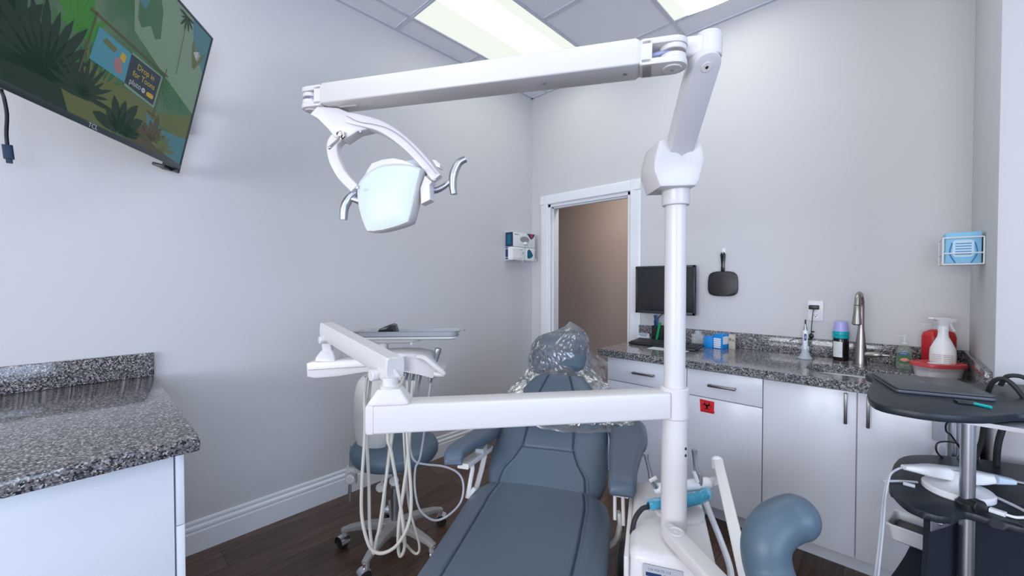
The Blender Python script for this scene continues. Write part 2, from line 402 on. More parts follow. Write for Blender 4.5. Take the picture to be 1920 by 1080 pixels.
# sink
sk = thing('sink', (SX, SY, .86), 'small undermount stainless steel sink set in the granite worktop', 'sink')
b = B(); rings = []
for sc, z in ((1.08, .859), (1.0, .858), (.98, .80), (.9, .74), (.6, .725), (.1, .72)): rings.append([V((SX+x*sc, SY+y*sc, z)) for x, y in rrect(.46, .27, .11, 7)])
b.loft(rings, cap=False); b.poly(rings[-1]); obj('bowl', b, m_steel, sk, 50)
b = B(); b.lathe([(.03, 0), (.03, .004), (.02, .006)], (SX, SY, .7205)); obj('drain', b, m_chrome, sk)
# cabinets
FY = 2.30
def cabinet(x0, x1, lab, drawer=True, pull='h', doors=1):
    t = thing('base_cabinet', ((x0+x1)/2, YF-.3, 0), lab, 'cabinet', 'white base cabinets under the far worktop')
    b = B(); b.b2((x0, FY+.021, .115), (x1, YF-.002, .859)); b.b2((x0, 2.43, 0), (x1, YF-.002, .115)); obj('body', b, m_lam, t)
    g = .0022
    def front(name, a, c, z0, z1, hp=None):
        b = B(); b.b2((a+g, FY, z0+g), (c-g, FY+.019, z1-g), .0015); f = obj(name, b, m_lam, t)
        if hp == 'h':
            mx_, mz = (a+c)/2, (z0+z1)/2
            h = B(); h.b2((mx_-.067, FY-.030, mz-.006), (mx_+.067, FY-.020, mz+.006), .002)
            for s in (-.06, .06): h.b2((mx_+s-.005, FY-.021, mz-.004), (mx_+s+.005, FY+.001, mz+.004))
            obj('handle', h, m_pull, f)
        elif hp in ('r', 'l'):
            hx = c-.037 if hp == 'r' else a+.037
            h = B(); h.b2((hx-.006, FY-.030, .71), (hx+.006, FY-.020, .845), .002)
            for zz in (.718, .837): h.b2((hx-.004, FY-.021, zz-.005), (hx+.004, FY+.001, zz+.005))
            obj('handle', h, m_pull, f)
        return f
    if drawer: front('drawer', x0, x1, .705, .852, 'h'); d = front('door', x0, x1, .12, .705)
    else:
        d = front('door', x0, (x0+x1)/2, .12, .852, 'r'); front('door', (x0+x1)/2, x1, .12, .852, 'l')
    return t, d
cabinet(-1.327, -.83, 'white cabinet with one drawer at the left end of the worktop, beside the doorway')
cb2, d2 = cabinet(-.83, -.462, 'white cabinet with one drawer above a door bearing a red biohazard sticker')
cabinet(-.462, .248, 'white double-door cabinet below the sink with two vertical pulls', False)
# biohazard sticker
c0 = ony(1312, 748, FY-.0008); c1 = ony(1339, 778, FY-.0008)
st = B(); st.prism([(0, .001), (.074, -.001), (.073, -.05), (.077, -.058), (.072, -.0665), (.004, -.067)], frame((c0.x, FY-.0002, c0.z), (1, 0, 0), (0, -1, 0)), .0006)
stk = single('biohazard_sticker', st, mat('red_sticker', (.75, .015, .02), .45), 'red square biohazard warning sticker on the cabinet door', 'sticker')
sy = B(); MM = frame((c0.x+.037, FY-.0009, c0.z-.029), (1, 0, 0), (0, -1, 0))
def arc(b, c, r, a0, a1, wd, M, n=20):
    rings = []
    for k in range(n+1):
        a = math.radians(lerp(a0, a1, k/n)); wv = wd*(.35+.65*math.sin(math.pi*k/n))
        rings.append([M @ V((c[0]+(r+q)*math.cos(a), c[1]+(r+q)*math.sin(a), 0)) for q in (-wv/2, wv/2)])
    b.loft(rings, cap=False, closed=False)
for k in range(3):
    a = math.radians(90+120*k); arc(sy, (math.cos(a)*.0125, math.sin(a)*.0125-.001), .0125, math.degrees(a)+32, math.degrees(a)+328, .0062, MM)
arc(sy, (0, -.001), .0145, 0, 359.9, .0022, MM, 40)
arc(sy, (0, -.001), .0035, 0, 359.9, .0028, MM, 20)
text_bm('BIOHAZARD', .0105, frame((c0.x+.037, FY-.0009, c0.z-.0605), (1, 0, 0), (0, -1, 0)), sy, .0001)
o = obj('symbol', sy, m_ink, stk); o['label'] = 'black biohazard symbol and word'

# ------------------------------------------------------------------ left counter
LX = -1.402
t = thing('granite_worktop', (-2, 0, .86), 'brown-grey granite worktop on the white cabinet at the left edge', 'worktop')
b = B(); b.box(((XL+LX)/2, -.385, .88), (LX-XL, 1.21, .04), .006); obj('slab', b, m_gran2, t)
b = B(); b.b2((XL, -.99, .90), (XL+.02, .22, 1.006), .002); obj('backsplash', b, m_gran2, t)
t = thing('base_cabinet', (-2, -.3, 0), 'white cabinet at the left edge seen from its side', 'cabinet')
b = B(); b.b2((XL+.002, -.96, .10), (LX-.035, .165, .859), .001); b.b2((XL+.002, -.96, 0), (LX-.05, .10, .10)); obj('body', b, m_lam, t)
for z0, z1, nm in ((.655, .856, 'drawer'), (.103, .652, 'door')):
    b = B(); b.b2((XL+.02, .169, z0), (LX-.037, .188, z1), .0015); obj(nm, b, m_lam, t)

# ------------------------------------------------------------------ television
TB = onx(336, 309, -2.385); ta = math.radians(55.5)
TX = V((-math.sin(ta), math.cos(ta), 0)); r = ray(396, 73)
TT = V((0, 0, HC)) + r * (TB.xy.dot(TX.xy) / r.xy.dot(TX.xy))
TU = (TT - TB).normalized(); TH = (TT-TB).length; TWd = TH*1.76
TN = TX.cross(TU)       # out of the screen
if TN.dot(V((0, 0, HC))-TB) < 0: TN = -TN
TM = Matrix((TX, TU, TN)).transposed().to_4x4(); TM.translation = TB - TX*TWd   # origin lower-left of the screen
tv = thing('television', TB - TX*TWd/2, 'large flat television tilted down on the left wall showing a jungle picture', 'television')
b = B(); bz = .009
b.box((TWd/2, TH/2, -.012), (TWd+2*bz, TH+2*bz, .022), .003, TM)
b.box((TWd/2, TH*.42, -.040), (TWd*.72, TH*.62, .045), .012, TM); obj('housing', b, m_black, tv)
b = B()
for c, s in (((TWd/2, -bz/2-.004, .001), (TWd+2*bz, bz+.012, .006)), ((TWd/2, TH+bz/2, .001), (TWd+2*bz, bz, .006)), ((-bz/2, TH/2, .001), (bz, TH, .006)), ((TWd+bz/2, TH/2, .001), (bz, TH, .006))): b.box(c, s, .0015, TM)
obj('bezel', b, mat('tv_bezel', (.03, .045, .05), .25), tv)
# picture
def emis(name, c, s=.62): return mat(name, tuple(q*.3 for q in c), .25, spec=.35, emit=c, es=s)
pal = [emis('picture_green', (.028, .085, .045)), emis('picture_deep', (.010, .030, .020)), emis('picture_mid', (.040, .105, .055)), emis('picture_light', (.13, .20, .15)),
       emis('picture_teal', (.05, .14, .17)), emis('picture_olive', (.085, .105, .04)), emis('picture_brown', (.06, .055, .035)), emis('picture_sky', (.05, .19, .26)),
       emis('picture_navy', (.022, .035, .05)), emis('picture_yellow', (.35, .25, .03)), emis('picture_white', (.30, .33, .35)), emis('picture_bright', (.035, .16, .03)), emis('picture_pink', (.25, .12, .14))]
n_, l_, p_ = nodes(pal[0])
nz = n_.new('ShaderNodeTexNoise'); nz.inputs['Scale'].default_value = 3.5; nz.inputs['Detail'].default_value = 4; l_.new(coords(pal[0]), nz.inputs['Vector'])
l_.new(ramp(pal[0], nz.outputs['Fac'], [(.30, (.012, .055, .035)), (.45, (.03, .105, .045)), (.55, (.06, .12, .075)), (.68, (.12, .17, .14))]), p_.inputs['Emission Color'])
b = B(); zz = [0]
def tp(u, v, k): return TM @ V((u*TWd, v*TH, .0002*k+.0002))
def shape(mi, pts, k): b.mat(mi); b.poly([tp(u, v, k) for u, v in pts])
shape(0, [(0, 0), (1, 0), (1, 1), (0, 1)], 0)
shape(3, [(.60, .62), (.80, .50), (1, .40), (1, 1), (.62, 1), (.56, .82)], 1)
shape(5, [(.42, .22), (.62, .28), (.80, .26), (1, .38), (1, .16), (.80, .20), (.62, 0), (.40, 0)], 2)
shape(4, [(.74, .22), (.84, .17), (1, .20), (1, 0), (.80, 0)], 3)
shape(4, [(.86, 1), (.90, .84), (1, .72), (1, 1)], 3)
shape(6, [(.66, .0), (.72, .14), (.80, .10), (.90, .02), (1, 0)], 4)
shape(2, [(.30, 1), (.40, .74), (.46, .72), (.47, 1)], 3)
shape(11, [(.20, .98), (.26, .60), (.40, .42), (.50, .40), (.40, .70), (.34, 1)], 3)
shape(3, [(.36, 1), (.43, .72), (.45, .74), (.41, 1)], 5)
shape(2, [(.56, 1), (.60, .70), (.66, .62), (.72, .70), (.70, .86), (.64, 1)], 4)
shape(3, [(.62, .66), (.66, .60), (.70, .66), (.66, .72)], 5); shape(4, [(.56, .80), (.62, .78), (.64, .90), (.60, .90)], 5)
def fan(mi, cx, cy, R, n, a0, a1, k, wd=.16):
    for i in range(n):
        a = math.radians(lerp(a0, a1, i/(n-1))); RR = R*(.75+.4*random.random()); s = TH/TWd
        q = [(0, -wd*.3), (.5, -wd*.5), (.8, -wd*.35), (1, 0), (.8, wd*.35), (.5, wd*.5), (0, wd*.3)]
        shape(mi, [(cx+(x*math.cos(a)-y*math.sin(a))*RR*s, cy+(x*math.sin(a)+y*math.cos(a))*RR) for x, y in q], k)
fan(11, .42, .40, .22, 9, 10, 170, 6); fan(5, .52, .14, .26, 13, 0, 180, 7, .1); fan(1, .24, .16, .34, 9, 5, 175, 8, .30); fan(1, .345, .12, .36, 15, 0, 180, 9, .16); fan(1, .21, .40, .22, 7, 20, 140, 9, .2); shape(1, [(0, 0), (.44, 0), (.40, .10), (.22, .16), (0, .24)], 9)
fan(1, .47, .12, .22, 12, 0, 170, 10, .12); fan(1, .635, .03, .20, 7, 10, 170, 11, .34); fan(1, .68, .02, .09, 9, 10, 170, 11, .2); fan(6, .80, .07, .17, 6, 30, 170, 11, .3); fan(5, .87, .04, .13, 7, 10, 170, 11, .2); fan(2, .80, .40, .13, 11, -60, 120, 6, .07)
fan(2, .52, .95, .18, 9, 180, 360, 6, .14); fan(1, .824, .97, .09, 7, 180, 360, 12, .2); fan(5, .93, .70, .2, 3, 60, 110, 5, .2); fan(10, .91, .80, .10, 7, -30, 30, 6, .10)
for (u0, v0), (u1, v1), wd in (((.427, .55), (.80, .515), .005), ((.785, .56), (.776, .20), .004), ((.824, .97), (.84, .57), .003), ((.74, .235), (.79, .225), .004), ((.45, .56), (.44, .22), .005)):
    dv = V((u1-u0, v1-v0)).normalized(); nx, ny = -dv.y*wd*.6, dv.x*wd*1.4
    shape(6, [(u0-nx, v0-ny), (u1-nx, v1-ny), (u1+nx, v1+ny), (u0+nx, v0+ny)], 13)
# sign board: left image panel and navy caption panel
shape(3, [(.61, .50), (.775, .492), (.768, .272), (.61, .292)], 14); shape(7, [(.467, .498), (.608, .487), (.609, .309), (.461, .314)], 15); shape(8, [(.608, .487), (.766, .484), (.76, .286), (.609, .309)], 15)
shape(12, [(.55, .36), (.57, .33), (.59, .35), (.575, .42), (.55, .41)], 16); shape(9, [(.565, .41), (.59, .41), (.59, .455), (.57, .46)], 16); shape(5, [(.49, .44), (.54, .425), (.55, .455), (.50, .47)], 16)
b.mat(9); TS = lambda u, v: TM @ Matrix.Translation((u*TWd, v*TH, .0036))
text_bm('Drop in', .030, TS(.690, .443), b, .0001)
text_bm('for Toons', .030, TS(.690, .392), b, .0001)
b.mat(10); text_bm('pluto', .029, TS(.655, .338), b, .0001)
b.prism([(math.cos(2*math.pi*k/16)*.0095, math.sin(2*math.pi*k/16)*.0095) for k in range(16)], TM @ Matrix.Translation((.697*TWd, .334*TH, .0032)), .0003)
b.mat(8); text_bm('tv', .012, TM @ Matrix.Translation((.697*TWd, .334*TH, .0038)), b, .0001)
b.mat(9); b.prism([(x, y) for x, y in rrect(.040, .017, .008)], TM @ Matrix.Translation((.733*TWd, .330*TH, .0032)), .0003)
obj('screen', b, pal, tv, 0)
o = obj('lettering', text_bm('TCL', .022, TM @ Matrix.Translation((TWd*.533, -.0085, .0042)), None, .0003), mat('silver_ink', (.55, .57, .6), .3), tv); o['label'] = 'small silver brand lettering'
b = B(); b.box((TWd+.012, -.012, -.035), (.012, .05, .07), .002, TM); b.box((TWd-.02, -.028, -.05), (.06, .014, .05), .002, TM); obj('corner_bracket', b, m_black, tv)
b = B(); mid = TM @ V((TWd*.55, TH*.5, -.06)); wl = V((XL+.03, mid.y+.25, mid.z))
b.bar(mid, wl, .04, .05, .006); b.box((XL+.014, wl.y, wl.z), (.026, .12, .26), .003); obj('wall_arm', b, m_black, tv)
# loose cable ends hanging under the television
b = B(); q = [onx(4, 165, -2.33), onx(8, 185, -2.33), onx(13, 215, -2.33), onx(12, 250, -2.33), onx(14, 275, -2.33)]
top = TM @ V((TWd*.36, TH*.2, -.03))
b.tube([top, (top+q[0])/2 + V((0, 0, -.05))] + q, .0055, 8, 6)
cbl = single('cable', b, m_black, 'black video cable hanging down behind the television', 'cable')
b = B(); b.bar(onx(13.5, 272, -2.33), onx(17, 298, -2.33), .018, .026, .003, (0, 1, 0)); b.bar(onx(17, 298, -2.33), onx(18, 306, -2.33), .010, .016, .001, (0, 1, 0)); o = obj('plug', b, mat('plug_blue_black', (.01, .03, .07), .4), cbl); o['label'] = 'black and blue plug end'

# ------------------------------------------------------------------ glove boxes in wire rack, left wall
gx = XL
def wall_pt(px, py, off): return onx(px, py, XL+off)
rk = thing('wire_rack', (XL, 2.70, 1.55), 'white wire rack on the left wall holding the glove boxes', 'wire rack')
b = B(); wr = .0022; y0, y1, z0, z1 = 2.545, 2.855, 1.52, 1.615
for z in (z0+.02, z1): b.tube([(XL+.002, y0, z), (XL+.098, y0, z), (XL+.098, y0+.13, z), (XL+.098, y0+.13, z-.04)], wr, 6); b.tube([(XL+.002, y1, z), (XL+.098, y1, z), (XL+.098, y1-.04, z), (XL+.098, y1-.04, z-.03)], wr, 6)
b.tube([(XL+.002, y0, z0), (XL+.098, y0, z0), (XL+.098, y1, z0), (XL+.002, y1, z0)], wr, 6)
for y in (y0, (y0+y1)/2, y1): b.tube([(XL+.002, y, z0), (XL+.098, y, z0)], wr, 6)
for y in (y0, y1): b.tube([(XL+.098, y, z0), (XL+.098, y, z0+.02)], wr, 6); b.tube([(XL+.003, y, z0), (XL+.003, y, z1)], wr, 6)
obj('wire_frame', b, m_white, rk)
X0 = XL+.012; X1 = XL+.092
def glove(lo, hi, lab, kind):
    t = thing('glove_box', ((X0+X1)/2, (lo[0]+hi[0])/2, lo[1]), lab, 'glove box')
    b = B(); b.b2((X0, lo[0], lo[1]), (X1, hi[0], hi[1]), .001); obj('carton', b, m_paper if kind != 'c' else m_deepteal, t)
    return t
t = glove((2.548, 1.635), (2.85, 1.76), 'wide white and navy glove box on top of the others in the wire rack', 'a')
fx = X1+.0008
MF = frame((fx, 2.70, 1.70), (0, 1, 0), (1, 0, 0))
b = B(); b.b2((X0+.001, 2.5472, 1.636), (X1, 2.548, 1.759)); b.b2((X1, 2.5472, 1.636), (fx, 2.556, 1.759)); o = obj('printed_end', b, m_navy, t)
b = B(); b.b2((X0+.02, 2.5466, 1.655), (X1-.016, 2.5472, 1.74)); obj('end_picture', b, m_deepteal, t)
b = B(); b.prism([(-.035, .006), (.075, .006), (.05, -.03), (.02, -.045)], MF @ Matrix.Translation((.075, .053, 0)), .0004); obj('corner_band', b, m_navy, t)
b = B(); b.prism([(-.006, 0), (.04, 0), (.02, -.045)], MF @ Matrix.Translation((.085, .055, 0)), .0006); obj('corner_print', b, m_red, t)
b = B(); b.prism([(.062*math.cos(a*math.pi/12), .028*math.sin(a*math.pi/12)) for a in range(24)], MF @ Matrix.Translation((.01, .003, 0)), .0006); obj('opening', b, m_grey, t)
b = B(); b.sphere((fx+.006, 2.715, 1.668), .022, (.5, 1.3, .7), 10); obj('glove', b, m_paper, t)
obj('lettering', text_bm('MaxTex', .018, MF @ Matrix.Translation((-.095, .043, .0002))), m_navy, t)
t = glove((2.552, 1.524), (2.715, 1.632), 'small white glove box lower left in the wire rack', 'b')
b = B(); b.b2((X0+.001, 2.5512, 1.526), (X0+.025, 2.552, 1.63)); obj('end_stripe', b, m_navy, t)
MF = frame((fx, 2.63, 1.575), (0, 1, 0), (1, 0, 0))
b = B(); b.prism([(-.004, -.012), (.014, -.006), (.02, .012), (.004, .014)], MF @ Matrix.Translation((.045, .005, 0)), .0005); obj('emblem', b, m_teal, t)
b = B(); b.prism([(0, 0), (.008, 0), (.008, .007), (0, .007)], MF @ Matrix.Translation((.04, -.04, 0)), .0005); obj('size_mark', b, m_grey, t)
obj('lettering', text_bm('gloves', .012, MF @ Matrix.Translation((.035, .035, .0002))), m_grey, t)
t = glove((2.725, 1.524), (2.85, 1.632), 'teal-windowed glove box lower right in the wire rack', 'b')
MF = frame((fx, 2.785, 1.577), (0, 1, 0), (1, 0, 0))
b = B(); b.prism([(-.04, -.035), (-.04, .025), (-.02, .045), (.01, .03), (.04, -.01), (.02, -.03), (-.02, -.042)], MF, .0006); obj('opening', b, m_deepteal, t)

# ------------------------------------------------------------------ monitor on the far wall
my = 2.83; a = ony(1192, 501, my); c = ony(1303, 592, my); mw = c.x-a.x; mh = .345; mc = V(((a.x+c.x)/2, my, (a.z+c.z)/2+.002))
t = thing('monitor', mc, 'black square computer monitor mounted on the wall above the keyboard', 'monitor')
b = B(); b.box(mc+V((0, .016, 0)), (mw, .03, mh), .008); b.box(mc+V((0, .045, 0)), (mw*.6, .04, mh*.6), .01); obj('housing', b, m_black, t)
b = B(); bw = .017
for cx_, cz_, sx_, sz_ in ((0, mh/2-bw/2, mw, bw), (0, -mh/2+bw/2+.002, mw, bw+.004), (-mw/2+bw/2, 0, bw, mh), (mw/2-bw/2, 0, bw, mh)): b.box(mc+V((cx_, -.001, cz_)), (sx_-.002, .008, sz_-.002), .002)
obj('bezel', b, mat('monitor_bezel', (.022, .027, .032), .35), t)
b = B(); b.b2(mc+V((-mw/2+bw-.002, -.0005, -mh/2+bw)), mc+V((mw/2-bw+.002, .001, mh/2-bw+.002))); obj('screen', b, m_screen, t)
b = B(); b.box(mc+V((0, .075, 0)), (.1, .03, .1), .003); obj('wall_mount', b, m_black, t)
b = B(); b.tube([mc+V((-.02, .03, -mh/2)), (-1.235, 2.86, 1.07), (-1.24, 2.87, 1.03)], .003, 6, 5)
o = obj('cable', b, m_black, t)

# ------------------------------------------------------------------ hand mirror on hook
hy = YF-.006; hc = ony(1355, 532, YF-.012)
t = thing('hand_mirror', (hc.x, YF-.01, hc.z), 'black hand mirror with textured back hanging on the far wall', 'mirror')
ww, hh = .091, .083
out = []
for k in range(48):
    a_ = 2*math.pi*k/48; ca, sa = math.cos(a_), math.sin(a_)
    rr_ = (abs(ca)**4.4 + abs(sa)**3.6)**(-1/4); out.append((ww*ca*rr_*(1-.03*sa), hh*sa*rr_))
b = B(); MM = frame((hc.x, YF-.004, hc.z), (1, 0, 0), (0, -1, 0)); b.prism(out, MM, .014, .004)
for i in range(-9, 10):
    for j in range(-7, 8):
        x, z = i*.011+(j % 2)*.0055, j*.0098
        if abs(x)/ww < .86 and abs(z)/hh < .86 and (abs(x)/ww)**3+(abs(z)/hh)**3 < .82:
            b.prism([(-.0042, 0), (0, -.0042), (.0042, 0), (0, .0042)], MM @ Matrix.Translation((x, z, .0138)), .0014)
obj('back', b, m_black, t)
b = B(); b.prism([(-.013, 0), (.013, 0), (.010, .05), (.0155, .118), (.010, .132), (0, .136), (-.010, .132), (-.0155, .118), (-.010, .05)], frame((hc.x, YF-.006, hc.z+hh-.008), (1, 0, 0), (0, -1, 0)), .012, .004)
obj('handle', b, mat('gloss_black', (.01, .01, .012), .15), t)
hk = V((hc.x+.002, YF, hc.z+hh+.118))
b = B(); b.b2((hk.x-.011, YF-.004, hk.z-.006), (hk.x+.011, YF, hk.z+.034), .002); b.tube([(hk.x, YF-.004, hk.z+.004), (hk.x, YF-.022, hk.z), (hk.x, YF-.026, hk.z+.008)], .003, 8, 4)
single('wall_hook', b, m_white, 'small white adhesive hook above the hand mirror', 'hook')

# ------------------------------------------------------------------ wall outlet with plug and cord
oc = ony(1529.5, 583, YF)
t = thing('wall_outlet', (oc.x, YF, oc.z), 'white double wall outlet with a black adapter plugged in', 'outlet')
b = B(); b.b2((oc.x-.036, YF-.006, oc.z-.058), (oc.x+.036, YF, oc.z+.058), .002); obj('plate', b, m_white, t)
for dz in (.026, -.026):
    b = B(); MM = frame((oc.x, YF-.006, oc.z+dz), (1, 0, 0), (0, -1, 0)); b.prism(rrect(.034, .032, .012), MM, .0015); s_ = obj('socket', b, m_white, t)
    b = B()
    for dx in (-.007, .007): b.box((dx, .003, .0017), (.0022, .008, .0006), 0, MM)
    b.box((0, -.007, .0017), (.005, .005, .0006), 0, MM); obj('slots', b, m_ink, s_)
ad = V((oc.x-.006, YF-.022, oc.z+.022))
t = thing('power_adapter', ad, 'black plug-in adapter in the upper socket, cord running to the curing light', 'adapter')
b = B(); b.box(ad, (.048, .026, .024), .003); obj('adapter_body', b, m_black, t)
cu = V((-.353, 2.765, .90))
b = B(); b.tube([ad+V((0, -.01, -.008)), ad+V((-.004, -.02, -.05)), ony(1521, 625, 2.85), ony(1522, 632, 2.84)], .0022, 6, 6)
b.sphere(ony(1521, 630, 2.85), .012, (1, .7, 1.5), 8); b.sphere(ony(1524, 622, 2.85), .006, (1.6, .7, .8), 8); b.sphere(ony(1518, 636, 2.85), .007, (1.4, .8, .8), 8)
b.tube([ony(1518, 636, 2.85), ony(1500, 634, 2.87), ony(1482, 638, 2.86), onz(1481, 648, .915), onz(1488, 656, .903), onz(1502, 661, .904)], .0018, 6, 6)
obj('cord', b, m_black, t)

# ------------------------------------------------------------------ worktop items
ZT = .9003
# curing light pen in stand
t = thing('curing_light', cu+V((0, 0, ZT-.9)), 'white pen-shaped curing light upright in a grey cone stand', 'dental tool')
b = B(); b.lathe([(.034, 0), (.036, .003), (.030, .010), (.021, .028), (.015, .050), (.013, .054), (.008, .054)], cu+V((0, 0, .0003))); b.box(cu+V((0, 0, .06)), (.038, .010, .028), .004); obj('stand', b, mat('stand_grey', (.42, .45, .48), .35), t)
b = B(); b.lathe([(.008, .045), (.0115, .06), (.0125, .10), (.0118, .155), (.011, .16)], cu); pen = obj('pen_body', b, m_white, t)
b = B(); b.lathe([(.0112, .16), (.0105, .163), (.0045, .192), (.0035, .194)], cu); obj('pen_neck', b, m_alu, t)
b = B(); b.lathe([(.0036, .193), (.0040, .205), (.0036, .218), (.0015, .220)], cu); obj('pen_tip', b, m_black, t)
b = B(); fr_ = (-cu.xy).normalized(); MM = frame(cu+V((fr_.x*.0122, fr_.y*.0122, .122)), (-fr_.y*1, fr_.x, 0), (fr_.x, fr_.y, 0)); b.prism(rrect(.011, .038, .005), MM, .0012); d_ = obj('display', b, m_dblue, t)
b = B(); b.prism(rrect(.007, .012, .001), MM @ Matrix.Translation((0, 0, .0012)), .0004); obj('display_window', b, m_grey, d_)
# dark bottle with teal and lavender cap
bo = onz(1576, 675, .9); t = thing('rinse_bottle', bo, 'dark bottle with teal collar and upside-down lavender cup cap beside the faucet', 'bottle')
b = B(); b.lathe([(.030, 0), (.0345, .004), (.0355, .015), (.0355, .105), (.034, .118), (.030, .122)], bo, n=32); obj('bottle_body', b, mat('dark_bottle', (.012, .008, .012), .1), t)
b = B(); b.lathe([(.030, .120), (.0365, .122), (.0370, .134), (.0345, .136), (.0345, .140), (.0372, .142), (.0365, .158), (.033, .160)], bo, n=32); obj('collar', b, m_teal, t)
b = B(); b.lathe([(.0335, .159), (.0325, .165), (.029, .200), (.027, .212), (.020, .214)], bo, n=32); obj('cap', b, m_lav, t)
b = B(); rings = []
v0 = math.atan2(-bo.y, -bo.x) - .35
for k in range(13):
    a_ = v0 + lerp(-.75, .55, k/12); rings.append([bo + V((math.cos(a_)*.0362, math.sin(a_)*.0362, z)) for z in (.020, .104)])
b.loft(rings, False, False); lb = obj('paper_label', b, m_paper, t); b = B()
for k in range(11):
    z = .098-.007*k; rings = [[bo + V((math.cos(v0+q)*.0365, math.sin(v0+q)*.0365, z+e)) for e in (0, .0012)] for q in [lerp(-.68, .1+.35*((k*37) % 10)/10, j/8) for j in range(9)]]; b.loft(rings, False, False)
obj('fine_print', b, m_grey, lb)
# faucet
fb = V((-.118, 2.775, .90)); t = thing('faucet', fb, 'brushed nickel pull-down gooseneck faucet behind the sink', 'faucet')
toward = V((-.10, -1, 0)).normalized()
b = B(); b.lathe([(.027, 0), (.0275, .003), (.025, .02), (.022, .09), (.018, .14), (.0145, .18), (.0135, .19)], fb, n=28)
top = [fb+V((0, 0, .18)), fb+V((0, 0, .28)), fb+V((0, 0, .325))+toward*.006, fb+V((0, 0, .358))+toward*.03, fb+V((0, 0, .368))+toward*.06, fb+V((0, 0, .355))+toward*.092, fb+V((0, 0, .31))+toward*.11]
b.tube(top, .0132, 16, 8); obj('spout', b, m_nickel, t)
b = B(); s0 = top[-1]; dn = (V((0, 0, -1))+toward*.10).normalized(); b.lathe([(.0132, 0), (.0142, .002), (.0145, .03), (.020, .085), (.0205, .092), (.017, .094)], s0, dn); sh = obj('spray_head', b, m_nickel, t)
b = B(); b.cyl(s0+dn*.0935, s0+dn*.0965, .016); obj('nozzle', b, m_black, sh)
b = B(); sd = V((1, -.12, .06)).normalized(); h0 = fb+V((0, 0, .055)); b.lathe([(.014, 0), (.0145, .045), (.0150, .047), (.0155, .062), (.012, .078), (.006, .084), (.005, .105), (.003, .112)], h0, sd); obj('lever', b, m_nickel, t)
# soap pump bottle
sp = onz(1695, 692, .9); t = thing('soap_bottle', sp, 'small clear green hand soap bottle with pump on the worktop', 'soap bottle')
b = B(); rings = []
for sc, z in ((.85, 0), (1, .004), (1, .03), (.92, .06), (.96, .085), (.8, .105), (.35, .118), (.32, .124)): rings.append([sp+V((x*sc, y*sc, z)) for x, y in rrect(.062, .036, .014)])
b.loft(rings); obj('bottle_body', b, mat('clear_soap', (.30, .38, .28), .1, alpha=.35), t)
b = B(); b.lathe([(.012, .122), (.012, .134), (.005, .136), (.004, .160), (.010, .161), (.010, .168), (.004, .170)], sp, n=16); b.bar(sp+V((0, 0, .165)), sp+V((-.026, -.014, .163)), .008, .006, .002); obj('pump', b, m_glass, t)
fr_ = V((-sp.x-.1, -sp.y, 0)).normalized()
MM = frame(sp+V((0, 0, .058))+fr_*.0215, ZV.cross(fr_), fr_); b = B(); b.prism(rrect(.046, .052, .012), MM, .0006); lb = obj('printed_label', b, mat('dark_green_label', (.01, .11, .04), .4), t)
b = B(); b.prism(rrect(.03, .012, .003), MM @ Matrix.Translation((-.002, .022, .0006)), .0004); obj('label_band', b, m_dblue, lb)
obj('lettering', text_bm('Softsoap', .0068, MM @ Matrix.Translation((-.002, .022, .0012))), m_paper, lb)
b = B(); b.prism([(-.018, -.004), (.0, -.010), (.018, -.002), (.008, .008), (-.01, .006)], MM @ Matrix.Translation((.002, -.008, .0006)), .0004); obj('label_flower', b, mat('coral_print', (.8, .25, .15), .5), lb)
# food container with red lid
fc = V((.150, 2.555, .90)); fc = onz(1757, 704, .9) + V((.0, -.04, 0)); t = thing('food_container', fc, 'clear plastic food container with red lid beside the spray bottle', 'container')
def ov(wd, ht, z, sc=1, n=40):
    o_ = []
    for k in range(n):
        a_ = 2*math.pi*k/n; ca, sa = math.cos(a_), math.sin(a_); q = (abs(ca)**3+abs(sa)**3)**(-1/3)
        o_.append(fc + RV*(wd/2*ca*q*sc) + FV*(ht/2*sa*q*sc) + ZV*z)
    return o_
b = B(); b.loft([ov(.145, .10, .0), ov(.155, .11, .003), ov(.172, .125, .052), ov(.182, .135, .055)]); obj('tub', b, mat('cloudy_plastic', (.72, .66, .68), .25, alpha=.55), t, 50)
b = B(); b.loft([ov(.148, .10, .004), ov(.155, .108, .03)]); obj('contents', b, m_paper, t)
b = B(); b.loft([ov(.19, .142, .050), ov(.192, .144, .053), ov(.186, .138, .066), ov(.172, .125, .067), ov(.166, .120, .062)]); ld = obj('lid', b, mat('red_lid', (.55, .06, .07), .35), t, 40)
b = B(); b.prism([(-.05, -.012), (.02, -.03), (.035, -.01), (-.03, .02)], frame(fc+V((0, 0, .0625)), RV, ZV), .001); single('paper_slip', b, m_paper, 'small paper slip lying on the red container lid', 'paper')
# spray bottle
sb_ = V((.170, 2.70, .90)); t = thing('spray_bottle', sb_, 'white trigger spray bottle with printed label in the worktop corner', 'spray bottle')
b = B(); b.lathe([(.040, 0), (.0435, .004), (.044, .10), (.042, .125), (.030, .155), (.019, .180), (.017, .20), (.017, .206)], sb_, n=32); obj('bottle_body', b, m_white, t)
b = B(); b.lathe([(.0185, .205), (.0185, .228), (.015, .23)], sb_, n=24); obj('collar', b, m_white, t)
hd = B(); xh = RV; c_ = sb_+V((0, 0, .228))
MM = frame(c_, xh, -FV); MM = frame(c_ + FV*.013, xh, -FV)
hd.prism([(-.014, 0), (.014, 0), (.018, .012), (.052, .020), (.055, .030), (.045, .036), (-.005, .040), (-.055, .040), (-.060, .034), (-.030, .026), (-.02, .012)], MM, .026, .004)
obj('spray_head', hd, m_white, t)
hd = B(); hd.tube([c_+xh*.030+ZV*.020, c_+xh*.036+ZV*.0, c_+xh*.050-ZV*.022], .006, 8, 4); obj('trigger', hd, m_white, t)
